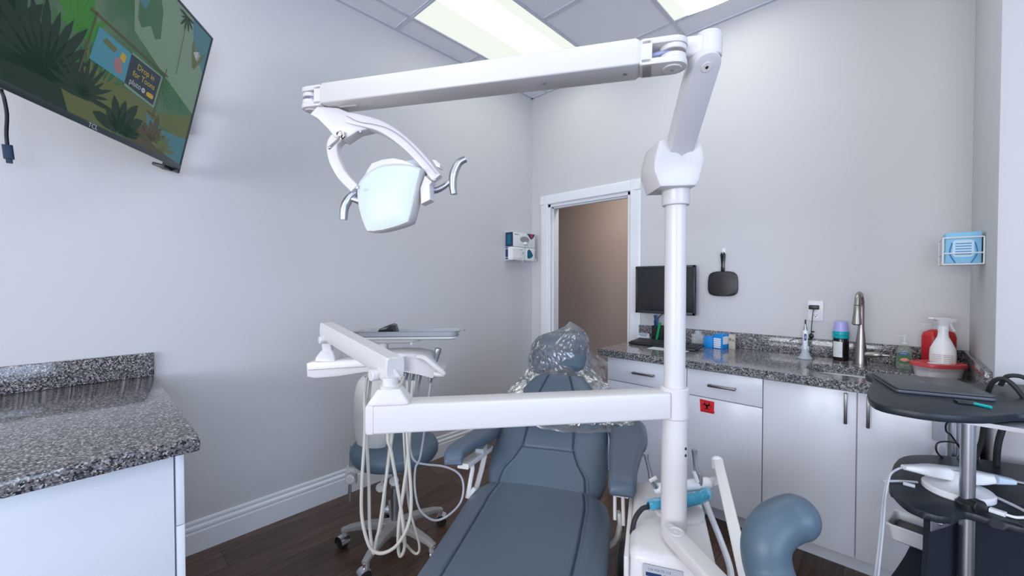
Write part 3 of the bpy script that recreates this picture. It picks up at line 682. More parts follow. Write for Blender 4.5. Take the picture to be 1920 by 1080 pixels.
b = B(); v0 = math.atan2(-sb_.y, -sb_.x); rings = [[sb_+V((math.cos(v0+q)*.0446, math.sin(v0+q)*.0446, z)) for z in (.035, .105)] for q in [lerp(-1, 1, k/16) for k in range(17)]]
b.loft(rings, False, False); lb = obj('paper_label', b, m_paper, t); b = B()
for k in range(8):
    for (qa, qb) in ((-.9, -.1), (.05, .85)):
        z = .098-.008*k; b.loft([[sb_+V((math.cos(v0+q)*.0449, math.sin(v0+q)*.0449, z+e)) for e in (0, .002)] for q in [lerp(qa, qb, j/6) for j in range(7)]], False, False)
obj('fine_print', b, m_grey, lb)
# red canister
rc = V((.085, 2.845, .90)); rc = onz(1762, 676, .9); rc = V((.165, 2.845, .90)); t = thing('wipes_canister', rc, 'red plastic bottle standing behind the white spray bottle', 'bottle')
b = B(); rings = []
for sc, z in ((.92, 0), (1, .005), (1, .165), (.9, .185), (.5, .198), (.4, .20)): rings.append([rc+RV*(x*sc)+FV*(y*sc)+ZV*z for x, y in rrect(.125, .07, .022)])
b.loft(rings); obj('bottle_body', b, m_red, t, 50)
b = B(); b.lathe([(.020, .198), (.022, .20), (.022, .222), (.018, .224)], rc, n=20); b.bar(rc+V((0, 0, .228)), rc-RV*.075+V((0, 0, .226)), .016, .008, .003); obj('cap', b, m_glass, t)
b = B(); b.box((0, 0, 0), (.07, .001, .10), 0, frame(rc-FV*.0355+V((-.0, 0, .10))-RV*.005, RV, ZV)); obj('printed_label', b, mat('orange_red_label', (.55, .10, .06), .5), t)
# small boxes
def sbox(name, c, wd, dp, ht, m, lab, cat, ang=0):
    t = thing(name, c, lab, cat); M = Matrix.Translation(V(c)) @ Matrix.Rotation(ang, 4, 'Z')
    b = B(); b.box((0, 0, ht/2), (wd, dp, ht), .001, M); obj('carton', b, m, t); return t, M
t, M = sbox('small_carton', (-.868, 2.80, ZT), .05, .045, .075, m_blue, 'plain blue carton, middle of the small boxes on the worktop', 'carton')
t, M = sbox('small_carton', (-.802, 2.83, ZT), .062, .09, .092, m_blue, 'blue and white printed carton between the plain blue and tan boxes', 'carton', -.25)
b = B()
for k in range(4): b.box((-.004, -.0454, .062-.013*k), (.048, .0006, .0105), 0, M)
b.box((-.004, -.0454, .010), (.045, .0006, .009), 0, M); b.box((.0313, 0, .055), (.0006, .08, .05), 0, M); obj('white_print', b, m_paper, t)
t, M = sbox('small_carton', (-.745, 2.85, ZT), .036, .03, .092, m_tan, 'narrow tan box with black symbol, rightmost of the small boxes', 'carton')
obj('lettering', text_bm('Rx', .028, M @ frame((0, -.0155, .058), (1, 0, 0), (0, -1, 0)), None, .0002), m_ink, t)
t = thing('sample_cup', (-.955, 2.85, ZT), 'clear plastic holder standing left of the blue carton', 'holder')
b = B(); b.b2((-.992, 2.83, ZT), (-.918, 2.87, ZT+.075), .003); obj('cup_body', b, m_glass, t)
b = B(); b.lathe([(.022, .075), (.022, .095), (.018, .097)], (-.955, 2.85, ZT)); obj('cup_lid', b, m_glass, t)
# keyboard
kc = V((-1.10, 2.655, .90)); t = thing('keyboard', kc, 'black computer keyboard on the worktop under the monitor', 'keyboard')
M = Matrix.Translation(kc+V((0, 0, .0005))) @ Matrix.Rotation(math.radians(-1), 4, 'Z') @ Matrix.Rotation(math.radians(3), 4, 'X')
b = B(); b.box((0, 0, .012), (.445, .165, .016), .005, M); obj('keyboard_case', b, m_black, t)
m_key = mat('key_black', (.018, .019, .022), .4)
for ks in (range(0, 15), (16, 17), range(19, 22)):
    b = B(); b.box((-.205+.0193*(ks[0]+ks[-1])/2, 0, .0205), (.0193*len(ks), .145, .002), 0, M)
    for r_ in range(6):
        for k in ks: b.box((-.205+.0193*k, .062-.0245*r_, .0225), (.0165, .0185, .007), .0015, M, 1)
    obj('key_block', b, m_key, t)
b = B(); b.prism([(0, 0), (.235, .02), (.23, .145), (.0, .15)], frame((-1.145, 2.475, .9004), (1, 0, 0), (0, 0, 1)), .0012); single('paper_sheet', b, mat('pale_paper', (.62, .68, .70), .5), 'pale sheet lying on the worktop in front of the keyboard', 'paper')
# business card holder
cc = V((-1.335, 2.835, ZT)); t = thing('card_holder', cc, 'small holder with white cards behind the keyboard', 'card holder')
b = B(); MM = frame(cc, (1, .05, 0), (0, -.3, 1)); b.box((0, 0, .012), (.10, .035, .024), .002, MM); obj('holder', b, m_glass, t)
b = B(); b.box((0, .004, .028), (.09, .004, .045), 0, MM); b.box((0, -.012, .018), (.088, .003, .022), 0, MM); cd = obj('cards', b, m_paper, t)
b = B()
for k in range(3): b.box((.0, .0015, .046-.008*k), (.07-.012*k, .0006, .003), 0, MM)
b.box((0, -.0139, .018), (.07, .0006, .008), 0, MM); obj('print', b, m_dblue, cd)
# pen cup and pens
pc = V((-1.215, 2.82, ZT)); t = thing('pen_cup', pc, 'black pen cup behind the keyboard under the monitor', 'pen cup')
b = B(); R_ = .043
b.loft([[pc+V((x*s_, y*s_, z)) for x, y in rrect(.082, .07, .006)] for s_, z in ((.9, 0), (1, .115), (.95, .115), (.86, .004))]); obj('cup_body', b, m_black, t)
def pen(name, a, b_, r_, m, lab, capm=None):
    t = thing(name, a, lab, 'pen', 'pens in the black cup'); bb = B(); bb.cyl(a, V(a).lerp(V(b_), .8), r_, 10); obj('barrel', bb, m, t); bb = B(); bb.cyl(V(a).lerp(V(b_), .8), b_, r_*1.08, 10); obj('cap', bb, capm or m, t)
pen('marker', pc+V((.0, -.04, .01)), pc+V((.028, -.045, .14)), .009, m_green, 'fat green marker leaning in front of the black pen cup', m_green)
pen('pen', pc+V((-.02, 0, .02)), pc+V((-.035, .0, .15)), .004, m_dblue, 'blue pen standing in the black pen cup')
pen('pen', pc+V((.01, .01, .02)), pc+V((-.012, .012, .148)), .004, m_red, 'red pen standing in the black pen cup')
b = B(); b.bar(pc+V((-.005, .01, .05)), pc+V((-.03, .01, .19)), .028, .008, .003, (0, 1, 0)); single('scissors', b, mat('dark_blue_handle', (.01, .05, .12), .4), 'dark blue flat handle rising from the pen cup', 'tool')

# ------------------------------------------------------------------ mask box in wire rack, right corner
t = thing('wire_rack', (XR, 2.72, 1.4), 'white wire rack in the right corner holding the mask box', 'wire rack')
b = B(); ra = V((XR-.002, 2.66, 0)); x0, x1 = XR-.118, XR-.004; y0, y1 = 2.49, 2.68; zb, zt = 1.405, 1.515; zm = 1.45; wr = .003
for z in (zt, zm, zb): b.tube([(x1, y0, z), (x0, y0, z), (x0, y1, z), (x1, y1, z)], wr, 6)
for x, y in ((x0, y0), (x0, y1), (x1, y0)): b.tube([(x, y, zb), (x, y, zt)], wr, 6)
for y in (y0+.06, y0+.12): b.tube([(x1, y, zb), (x0, y, zb)], wr, 6)
obj('wire_frame', b, m_white, t)
t = thing('mask_box', (XR-.06, 2.585, zb), 'pale blue box of face masks in the corner wire rack', 'mask box')
b = B(); b.b2((x0+.008, y0+.01, zb+.004), (x1-.006, y1-.03, zt+.022), .001); mm = mat('pale_blue_card', (.25, .55, .78), .5); obj('carton', b, mm, t)
b = B(); MM = frame((x0+.0075, 2.57, 1.47), (0, -1, 0), (-1, 0, 0)); b.prism(rrect(.08, .06, .01), MM @ Matrix.Translation((0, .02, 0)), .0006)
M2 = frame((XR-.06, y0+.0095, 1.45), (1, 0, 0), (0, -1, 0)); b.prism(rrect(.06, .07, .012), M2 @ Matrix.Translation((0, .02, 0)), .0006); lb = obj('printed_panel', b, mat('white_blue_print', (.55, .75, .88), .5), t)
b = B()
for k in range(5): b.box((0, .04-.011*k, .0008), (.045, .004, .0005), 0, M2)
for s_ in (-1, 1): b.tube([M2 @ V((s_*.022, -.04, .001)), M2 @ V((s_*.038, 0, .001)), M2 @ V((s_*.032, .045, .001))], .002, 6, 5)
obj('box_artwork', b, mat('blue_print', (.03, .22, .5), .5), lb)

exec_order = None
# ------------------------------------------------------------------ dental unit: utility box, post, arms
PC = (1266 - 960) / F * 1.2; PD = 1.2          # post position in the camera-facing frame
P0 = cf(PC, PD, 0)
def pp(z, dr=0, dd=0): return P0 + ZV*z + RV*dr + FV*dd
t = thing('utility_centre', P0, 'boxy white floor cabinet of the dental unit, right of the chair', 'dental unit')
bx = frame(P0, RV*math.cos(.33)-FV*math.sin(.33), ZV)   # slightly turned
b = B(); rings = []
for x0, x1, y0, y1, z in ((-.125, .105, -.17, .28, 0), (-.125, .105, -.155, .28, .50), (-.122, .10, -.148, .277, .575), (-.116, .095, -.142, .270, .590), (-.106, .085, -.132, .26, .597)):
    c_ = V(((x0+x1)/2, (y0+y1)/2, z)); rings.append([bx @ (c_+V((x, y, 0))) for x, y in rrect(x1-x0, y1-y0, .025, 4)])
b.loft(rings); obj('cover', b, m_plast, t, 40)
b = B(); b.box((-.128, .055, .30), (.014, .42, .56), .006, bx); obj('side_panel', b, m_plast2, t)
b = B(); b.lathe([(.075, 0), (.075, .008), (.060, .012), (.045, .012)], bx @ V((.02, .09, .597)), n=32); obj('raised_ring', b, m_plast, t)
b = B(); MM = frame(bx @ V((-.035, -.1535, .545)), bx.to_3x3() @ V((1, 0, 0)), bx.to_3x3() @ V((0, -1, 0)))
b.prism(rrect(.10, .05, .002), MM, .0008); pl = obj('rating_plate', b, mat('rating_plate', (.45, .46, .50), .4), t)
b = B(); text_bm('115 VOLTS 115', .009, MM @ Matrix.Translation((-.008, .014, .001)), b, .0001); b.box((-.022, .0, .001), (.040, .010, .0004), 0, MM); b.box((.022, .0, .001), (.036, .010, .0004), 0, MM); b.box((0, -.014, .001), (.08, .006, .0004), 0, MM); obj('lettering', b, m_navy, pl)

t = thing('lamp_post', pp(.60), 'white round post with folding arms that carries the dental lamp', 'lamp post')
b = B(); b.lathe([(.035, .594), (.0365, .60), (.0365, .935)], P0, n=40, cap=True); obj('lower_post', b, m_plast, t)
b = B()
for z in (.826, .846): q = pp(z, .0365*math.sin(.62), -.0365*math.cos(.62)); b.sphere(q, .0042, n=8)
obj('screw_holes', b, m_black, t)
b = B(); b.lathe([(.0300, .93), (.0300, 1.56)], P0, n=40); obj('upper_post', b, m_plast, t)
b = B(); b.lathe([(.030, 1.556), (.0375, 1.558), (.0395, 1.563), (.0395, 1.64)], P0, n=40); obj('collar', b, m_plast, t)
# head casting
b = B(); T0 = pp(1.625); 
upd = (at(1322, 110, .95) - pp(1.66)).normalized()
a0 = pp(1.665); a1 = at(1326, 96, .955)
ax = (a1-a0).normalized(); side = RV; nrm_ = side.cross(ax).normalized()
MHc = frame(at(1270, 300, 1.14), RV, -FV)
def hl(px, py): q = MHc.inverted() @ at(px, py, 1.14); return (q.x, q.y)
b.prism([hl(*q) for q in [(1238, 350), (1226, 318), (1227, 298), (1236, 262), (1256, 254), (1259, 276), (1280, 290), (1299, 276), (1304, 254), (1315, 258), (1322, 297), (1313, 336), (1306, 348)]], MHc @ Matrix.Translation((0, 0, -.125)), .125, .009)
obj('head_casting', b, m_plast, t, 30)
# rising arm: flat bar with a rounded upper end
a0 = at(1277, 292, 1.15); a1 = at(1325, 126, .955); ax = (a1-a0).normalized()
nA = (-FV*.80 - ZV*.45); nA = (nA - ax*nA.dot(ax)).normalized(); MA = Matrix((ax, nA.cross(ax), nA)).transposed().to_4x4(); MA.translation = a0
La = (a1-a0).length; hwA = .0335
b = B(); b.prism([(-.03, -hwA), (La, -hwA)] + [(La+hwA*math.sin(math.pi*k/12), -hwA*math.cos(math.pi*k/12)) for k in range(1, 12)] + [(La, hwA), (-.03, hwA)], MA @ Matrix.Translation((0, 0, -.046)), .046, .0035)
obj('rising_arm', b, mat('arm_underside_plastic', (.66, .64, .655), .3), t, 30)
b = B(); b.cyl(a1-nA*.001, a1+nA*.0016, .0125, 24); o_ = obj('hinge_screw', b, m_plast, t); b = B(); b.cyl(a1+nA*.001, a1+nA*.0022, .004, 6); obj('screw_socket', b, m_ink, o_)
JP = at(1328, 92, .965)     # hinge between the rising arm and the long arm
LA = at(1212, 110, .965); LB = at(604, 187, 1.25)
al = (LB-LA).normalized(); aup = (ZV - al*ZV.dot(al)).normalized(); aout = al.cross(aup)
if aout.dot(FV) > 0: aout = -aout
b = B()
b.cyl(JP-aup*.022, JP+aup*.026, .030, 28); b.cyl(JP+aup*.026, JP+aup*.034, .027, 28)
b.bar(JP+al*.0+aup*.002, JP+al*.055+aup*.002, .050, .046, .008, aup)
obj('hinge_block', b, m_plast, t)
# long spring arm
arm = lamp = thing('dental_lamp', (LA+LB)/2, 'white dental operating lamp with frosted glass at the end of its long horizontal arm', 'dental lamp')
b = B(); Ls = (LB-LA).length
a_s, a_e = LA+al*.012, LB-al*.022
b.sweep([a_s, a_s+al*.012, a_e-al*.012, a_e], [rrect(.080*k_, .060*k2, .0045, 3) for k_, k2 in ((.8, .86), (1, 1), (1, 1), (.8, .86))], aup)
obj('arm_cover', b, m_plast, arm, 40)
b = B()
for fr2 in (.05, .26): q = LA.lerp(LB, fr2)-aup*.0305; b.cyl(q+aup*.001, q-aup*.0015, .0055, 14)
obj('screw', b, m_alu, arm)
b = B(); q = LA.lerp(LB, .895)-aup*.0308; b.box((0, 0, 0), (.062, .012, .0016), .0006, frame(q, al, aup)); obj('cover_strip', b, m_plast2, arm)
def clevis(c, direc, L, name, wd=.064, ht=.060):
    b = B()
    for s_ in (1, -1):
        m0 = c; z_ = aup*(s_*(ht/2-.007))
        poly = [(0, -wd/2), (L-wd/2, -wd/2)] + [(L-wd/2+wd/2*math.sin(math.pi*k/10), -wd/2*math.cos(math.pi*k/10)) for k in range(1, 10)] + [(L-wd/2, wd/2), (0, wd/2)]
        MM = frame(c+z_-aup*.007, direc, aup); b.prism(poly, MM, .014, .002)
    b.bar(c-direc*.004, c+direc*.022, wd, ht, .006, aup)
    e_ = c+direc*(L-wd/2)
    for s_ in (1, -1): b.cyl(e_+aup*(s_*.010-.006), e_+aup*(s_*.010+.006), wd/2*.92, 24)
    b.cyl(e_-aup*(ht/2+.003), e_-aup*(ht/2-.001), wd*.33, 20)
    o_ = obj(name, b, m_plast, arm)
    bb = B(); bb.cyl(e_-aup*(ht/2+.0045), e_-aup*(ht/2+.002), .005, 6); obj('hinge_screw', bb, m_grey, o_)
    bb = B(); bb.tube([c+direc*.02+aout*.01, c+direc*(L*.55)+aup*.003+aout*.012, e_+aout*.006], .005, 8, 4); w_ = obj('cable', bb, mat('violet_cable', (.32, .34, .55), .35), o_)
clevis(LA+al*.010, -al, .100, 'hinge_fork')
clevis(LB-al*.020, al, .086, 'hinge_fork', .062, .062)
# joint neck between cover and fork
b = B(); b.bar(LA+al*.015, LA-al*.005, .060, .050, .01, aup); b.bar(LB-al*.03, LB-al*.012, .055, .046, .01, aup); obj('neck', b, m_grey, arm)

# ------------------------------------------------------------------ dental lamp
dl = 1.25
hd_c = at(735, 372, dl)
# bracket under the arm end and curved yoke
def P(px, py, d=dl): return at(px, py, d)
b = B()
b.prism([(0, 0)], frame(P(600, 210), RV, FV), .01) if False else None
brk = [(602, 205), (588, 220), (602, 228), (620, 246), (634, 262), (652, 268), (676, 252), (700, 247), (706, 232), (676, 228), (655, 214), (640, 208)]
o0 = P(640, 230); MMf = frame(o0, RV, -FV)      # plane facing the viewer side
def loc2(px, py): q = MMf.inverted() @ P(px, py); return (q.x, q.y)
b.prism([loc2(*q) for q in brk], MMf @ Matrix.Translation((0, 0, -.024)), .05, .006)
obj('bracket', b, m_plast, lamp)
b = B(); pth = smooth_path([P(632, 216), P(655, 224, 1.24), P(690, 232, 1.235), P(722, 243, 1.235), P(757, 267, 1.235), P(790, 299, 1.235), P(820, 336, 1.235)], 6)
b.sweep(pth, rrect(.040, .036, .005), ZV, [interp([(0, .8), (.25, 1), (1, .85)], k/(len(pth)-1)) for k in range(len(pth))])
obj('yoke_arm', b, m_plast, lamp, 45)
b = B(); pth = smooth_path([P(640, 256), P(627, 272), P(629, 300), P(644, 330), P(668, 356, 1.24)], 6)
b.sweep(pth, rrect(.036, .034, .005), FV, [interp([(0, 1), (1, .8)], k/(len(pth)-1)) for k in range(len(pth))])
obj('yoke_arm', b, m_plast, lamp, 45)
b = B(); dline = [P(649, 217, 1.212), P(672, 228, 1.212), P(700, 233, 1.212), P(730, 242, 1.212), P(762, 264, 1.212), P(795, 298, 1.212), P(819, 326, 1.212)]
b.tube(dline, .0009, 5, 5); obj('seam_line', b, m_grey, lamp)
b = B(); q = P(641, 254, 1.222); b.lathe([(.0135, 0), (.0135, .006), (.0095, .007), (.0095, .014), (.005, .016)], q, -FV-RV*.25, 6)
b.tube([q-FV*.008, at(632, 264, 1.20), at(619, 276, 1.175)], .0042, 8); b.sphere(at(618, 277, 1.174), .0052, n=8); obj('toggle_switch', b, m_steel, lamp)
b = B()
for px_, py_ in ((676, 247), (815, 337), (670, 352)): q = P(px_, py_, 1.222 if px_ == 676 else 1.20); b.cyl(q+FV*.006, q-FV*.002, .004, 10)
obj('screw', b, m_alu, lamp)
# lamp head
back = (FV*1.0+RV*.22-ZV*.02).normalized()
hx_ = RV; MH = frame(hd_c - back*.03, RV - back*RV.dot(back), -back)
def cz(px, py):
    px = 640+px/5.685; py = 260+py/5.685
    r_ = ray(px, py); n_v = back; o_ = hd_c - back*.03; tt = (o_-V((0, 0, HC))).dot(n_v)/r_.dot(n_v); q = MH.inverted() @ (V((0, 0, HC))+r_*tt); return V((q.x, q.y))
lens = [cz(*q) for q in [(192, 560), (198, 510), (225, 455), (270, 400), (330, 350), (400, 315), (480, 296), (560, 290), (640, 290), (740, 300), (835, 332), (822, 400), (798, 480), (775, 580), (750, 700), (728, 800), (705, 872), (620, 905), (530, 932), (440, 955), (360, 968), (290, 970), (262, 910), (235, 830), (212, 740), (198, 650)]]
cen = V((sum(q.x for q in lens)/len(lens), sum(q.y for q in lens)/len(lens)))
def ringat(sc, z, off=0):
    out_ = []
    for q in lens:
        d_ = (q-cen); k_ = sc + off/d_.length; e_ = cen+d_*k_; out_.append(MH @ V((e_.x, e_.y, z)))
    return out_
b = B(); b.loft([ringat(1, .001), ringat(1, .004, .0045), ringat(1, 0, .007), ringat(1, -.042, .006), ringat(.96, -.05), ringat(.6, -.064), ringat(.2, -.066)], cap=False); b.poly(ringat(.2, -.066))
obj('lamp_housing', b, m_plast, lamp, 50)
b = B(); rr_ = [ringat(1, .0015), ringat(.85, .006), ringat(.6, .011), ringat(.3, .014), ringat(.05, .0145)]; b.loft(rr_, cap=False); b.poly(rr_[-1])
obj('lens', b, m_lens, lamp, 60)
# rear top hood and side blocks
b = B(); tp_ = [cz(*q) for q in [(190, 500), (215, 430), (260, 330), (310, 255), (420, 215), (540, 200), (640, 220), (760, 270), (850, 330)]]
rings = []
for k_, q in enumerate(tp_):
    i_ = lens[min(1+int(k_*9/8), 10)]
    rings.append([MH @ V((q.x, q.y, -.008)), MH @ V((q.x*1.0, q.y*1.0, -.045)), MH @ V((i_.x, i_.y-.004, -.045)), MH @ V((i_.x, i_.y-.002, -.004))])
b.loft(rings); obj('rear_hood', b, m_plast, lamp, 40)
b = B(); q = [cz(560, 215), cz(600, 180), cz(700, 165), (cz(760, 190)), cz(770, 260), cz(660, 235)]
b.prism([(v_.x, v_.y) for v_ in q], MH @ Matrix.Translation((0, 0, -.07)), .02, .003); obj('rear_glass', b, m_lens, lamp)
b = B(); q = [cz(870, 380), cz(950, 450), cz(925, 480), cz(932, 640), cz(830, 690), cz(820, 520)]
b.prism([(v_.x, v_.y) for v_ in q], MH @ Matrix.Translation((0, 0, -.045)), .034, .003)
q = [cz(905, 180), cz(950, 185), cz(1005, 235), cz(1000, 275), cz(960, 262)]; b.prism([(v_.x, v_.y) for v_ in q], MH @ Matrix.Translation((0, 0, -.065)), .03, .003)
obj('side_block', b, m_plast, lamp)
for pts, cr, nm in (([(804, 352), (815, 357), (832, 350), (848, 336)], [(873, 298), (860, 306), (851, 325), (849, 345), (851, 364)], 'r'), ([(674, 377), (664, 374), (655, 372)], [(668, 360), (655, 372), (646, 390), (644, 412)], 'l')):
    b = B(); b.tube([P(*q) for q in pts], .008, 12, 5, radii=[(0, .012), (.6, .009), (1, .007)]); b.tube([P(*q) for q in cr], .0095, 14, 6, radii=[(0, .010), (.5, .0135), (1, .0115)]); o = obj('handle', b, m_alu, lamp); o['label'] = 'satin metal lamp handle'

# ------------------------------------------------------------------ delivery arm (lower horizontal arm and flex arm)
t = thing('delivery_arm', pp(.977), 'white lower arm reaching left from the post to the instrument unit', 'instrument arm')
b = B(); b.lathe([(.0375, .928), (.0405, .932), (.0405, 1.017), (.036, 1.021), (.031, 1.021)], P0, n=40); obj('post_collar', b, m_plast, t)
zc = .973
E0 = at(1245, 755, 1.195); E1 = at(690, 786, 1.075); E0.z = E1.z = zc
dv_ = (E1-E0).normalized()
b = B(); b.sweep([E0, E1-dv_*.02], rrect(.072, .076, .006, 3), ZV); obj('lower_arm', b, m_plast, t, 30)
b = B(); b.sweep([E1-dv_*.0195, E1-dv_*.004, E1], [rrect(.073, .078, .006, 3), rrect(.073, .078, .006, 3), rrect(.066, .070, .006, 3)], ZV); obj('end_cap', b, m_plast, t, 30)
K0 = E1 - dv_*.058; K0.z = zc+.038
b = B(); b.loft([[K0+dv_*x+ZV*z+dv_.cross(ZV)*y for x, y in rrect(wd, dp, .006)] for wd, dp, z in ((.104, .072, 0), (.106, .074, .004), (.062, .05, .036), (.058, .048, .038))]); obj('pivot_base', b, m_plast, t)
b = B(); b.lathe([(.026, .038), (.027, .044), (.021, .046), (.021, .066)], K0, n=28); obj('pivot_collar', b, m_plast2, t)
G0 = at(740, 690, 1.085); G1 = at(613, 619, 1.50); gd = (G1-G0).normalized()
b = B(); gsec = [(-.024, -.022), (-.020, -.029), (.020, -.029), (.024, -.022), (.026, 0), (.024, .026), (.020, .029), (-.020, .029), (-.024, .026), (-.026, 0)]
b.sweep([G0, G1], gsec, ZV); obj('flex_arm', b, m_plast, t, 30)
b = B(); b.sweep([G0-gd*.006, G0+gd*.004], [(x*1.0, y*1.0) for x, y in gsec], ZV, [.95, 1.02]); obj('arm_end_cap', b, m_plast, t)
b = B(); q0 = G0+gd*.05-ZV*.034; b.bar(K0+ZV*.064, G0+gd*.02-ZV*.02, .034, .05, .006, gd); sidev = gd.cross(ZV)
b.cyl(G0+gd*.055-ZV*.028-sidev*.045, G0+gd*.055-ZV*.028+sidev*.03, .016, 24); obj('arm_knuckle', b, m_plast, t)
b = B(); k1 = G1-gd*.03-ZV*.028; b.cyl(k1-sidev*.036, k1+sidev*.03, .014, 20)
PV = at(617, 645, 1.49); b.bar(at(614, 636, 1.49), at(617, 660, 1.49), .036, .034, .006, FV); b.lathe([(.024, 0), (.024, -.006), (.026, -.008)], at(617, 657, 1.49), ZV, 24); obj('far_knuckle', b, m_plast, t)

# ------------------------------------------------------------------ instrument unit (delivery head)
u = thing('instrument_unit', at(760, 690, 1.55), 'white instrument delivery unit with hanging handpiece hoses, left of the chair', 'instrument unit')
b = B(); dm = 1.49
b.loft([[at(617, 668, dm)+RV*x+FV*y+ZV*z for x, y in rrect(wd, wd*.9, .006)] for wd, z in ((.075, -.012), (.072, .0), (.046, .022), (.044, .024))]); obj('mount_base', b, m_plast, u)
M_ = frame(at(640, 690, 1.50), RV, -FV)
def lp(px, py, d=1.50): q = M_.inverted() @ at(px, py, d); return (q.x, q.y)
b = B(); b.prism([lp(584, 677), lp(598, 674), lp(700, 668), (lp(760, 668)), lp(760, 694), lp(690, 694), lp(640, 702), lp(600, 705), lp(585, 702)], M_ @ Matrix.Translation((0, 0, -.05)), .09, .006)
obj('support_arm', b, m_plast, u)
b = B(); b.box((0, 0, 0), (.26, .0015, .002), 0, frame(at(645, 690, 1.4555), at(700, 686, 1.4555)-at(600, 692, 1.4555), ZV)); obj('seam_line', b, m_grey, u)
d0, d1 = 1.50, 1.78
M_ = frame(at(760, 685, d0), RV, FV)
def hp(px, py): q = at(px, py, d0)-at(760, 685, d0); return q.dot(RV), q.z
sil = [(690, 664), (741, 661), (777, 662), (801, 667), (814, 684), (829, 699), (812, 711), (786, 704), (760, 699), (690, 697)]
rings = []
for k_, (dd, sx_, sz_) in enumerate(((0, .97, .92), (.012, 1, 1), (.12, .98, .98), (.16, .9, .8))):
    base_ = at(760, 685, d0)+FV*dd; rings.append([base_+RV*(hp(*q)[0]*sx_)+ZV*(hp(*q)[1]*sz_) for q in sil])
b = B(); b.loft(rings); obj('head_cover', b, mat('unit_plastic_grey', (.62, .60, .60), .32), u, 40)
b = B(); b.tube([at(783, 669, 1.49), at(797, 672, 1.48), at(812, 684, 1.475), at(831, 700, 1.475), at(827, 702, 1.48), at(815, 701, 1.49)], .0098, 10, 6); obj('grip_handle', b, m_plast2, u)
for k_, (px_, py_) in enumerate([(762, 706), (774, 707), (787, 710), (808, 712)]):
    b = B(); q = at(px_, py_-8, 1.515); b.cyl(q, q-ZV*.026+RV*(-.004), .010, 14, .007); obj('instrument_holder', b, m_alu, u)
b = B(); b.lathe([(.006, 0), (.0075, .03), (.013, .07), (.012, .078)], at(814, 690, 1.56), ZV+RV*.22, 14); o = obj('syringe', b, m_alu, u)
b = B(); b.cyl(at(806, 672, 1.58), at(812, 684, 1.58), .006, 10, .008); obj('syringe', b, m_alu, u)
b = B(); b.cyl(at(760, 661, 1.62), at(763, 652, 1.62), .0045, 10); obj('toggle_switch', b, m_grey, u)
# hoses
hz = [
 ([(690, 700, 1.50), (684, 740, 1.45), (684, 813, 1.42), (678.5, 904, 1.40), (678.5, 968, 1.39), (689, 1015, 1.38), (702, 1034, 1.38), (722, 1036, 1.38), (746, 1020, 1.38), (766, 982, 1.40), (771, 930, 1.42), (763, 813, 1.46), (764, 714, 1.51)], .0058, m_hose),
 ([(697, 698, 1.52), (691, 750, 1.46), (688, 813, 1.44), (691.5, 904, 1.43), (693, 982, 1.42), (698, 1026, 1.41), (702, 1036, 1.40), (706, 1010, 1.41), (712, 985, 1.42), (723, 905, 1.44), (736, 813, 1.47), (745, 745, 1.49), (758, 705, 1.51)], .0058, m_hose),
 ([(735, 700, 1.52), (727, 813, 1.44), (734, 850, 1.43), (752, 955, 1.42), (759, 1020, 1.41), (752, 1042, 1.41), (747, 1030, 1.41), (748, 980, 1.42), (757, 915, 1.43), (765, 850, 1.45), (774, 714, 1.51)], .0060, m_hose),
 ([(752, 702, 1.52), (757, 813, 1.47), (761.5, 890, 1.46), (768, 955, 1.45), (786, 1020, 1.44), (781, 1038, 1.44), (764, 1024, 1.44), (749, 1000, 1.44), (752, 950, 1.45), (762, 900, 1.46), (764.5, 813, 1.48), (778, 714, 1.51)], .0045, m_hose),
 ([(742, 700, 1.53), (733, 813, 1.50), (725, 880, 1.49), (720, 950, 1.48), (712, 1000, 1.46)], .0045, m_hose),
 ([(808, 718, 1.51), (795, 813, 1.55), (787, 860, 1.55), (779, 878, 1.55), (778, 917, 1.55), (787, 955, 1.54), (812, 975, 1.53), (838, 968, 1.52), (863, 943, 1.55), (869, 911, 1.58), (860, 888, 1.60), (834, 875, 1.62), (800, 871, 1.62), (780, 866, 1.6), (771, 850, 1.6), (770, 813, 1.58), (787, 716, 1.54)], .0042, m_hoseg)]
for pts, r_, m in hz:
    b = B(); b.tube([at(*q) for q in pts], r_, 10, 8); o = obj('hose', b, m, u)
    if m is m_hoseg: o['label'] = 'thin grey hose looping toward the chair'
# tray
zt_ = 1.112
t = thing('instrument_tray', cf(-.40, 1.63, zt_), 'flat grey instrument tray wrapped in film above the instrument unit', 'tray')
cT = cf(-.415, 1.625, zt_); MT = frame(cT, RV*math.cos(.05)+FV*math.sin(.05), ZV+FV*.04)
b = B(); oW, oD = .40, .16
b.loft([[MT @ V((x, y, z)) for x, y in rrect(wd, dp, r_, 5)] for wd, dp, z, r_ in ((.36, .13, .005, .02), (oW-.01, oD-.01, .006, .03), (oW, oD, .024, .03), (oW+.012, oD+.012, .026, .034), (oW-.004, oD-.004, .0235, .028), (oW-.02, oD-.02, .010, .025))]); obj('tray_pan', b, mat('tray_grey', (.42, .43, .45), .25), t, 40)
b = B(); b.loft([[MT @ V((x, y, z)) for x, y in rrect(wd, dp, .03, 5)] for wd, dp, z in ((oW-.02, oD-.02, -.008), (oW-.004, oD-.004, -.003), (oW-.004, oD-.004, .004), (oW-.02, oD-.02, .0045))]); obj('tray_holder', b, m_plast2, t)
b = B(); b.loft([[MT @ V((x-.06, y, z)) for x, y in rrect(wd, dp, .03, 5)] for wd, dp, z in ((.14, .09, -.024), (.22, .12, -.016), (.24, .13, -.008))]); b.lathe([(.018, -.15), (.018, -.02)], MT @ V((-.10, 0, 0)), ZV, 20); b.cyl(MT @ V((.02, -.05, -.03)), MT @ V((.02, -.05, -.018)), .006, 10); obj('tray_bracket', b, m_plast2, t)
b = B(); rings = []
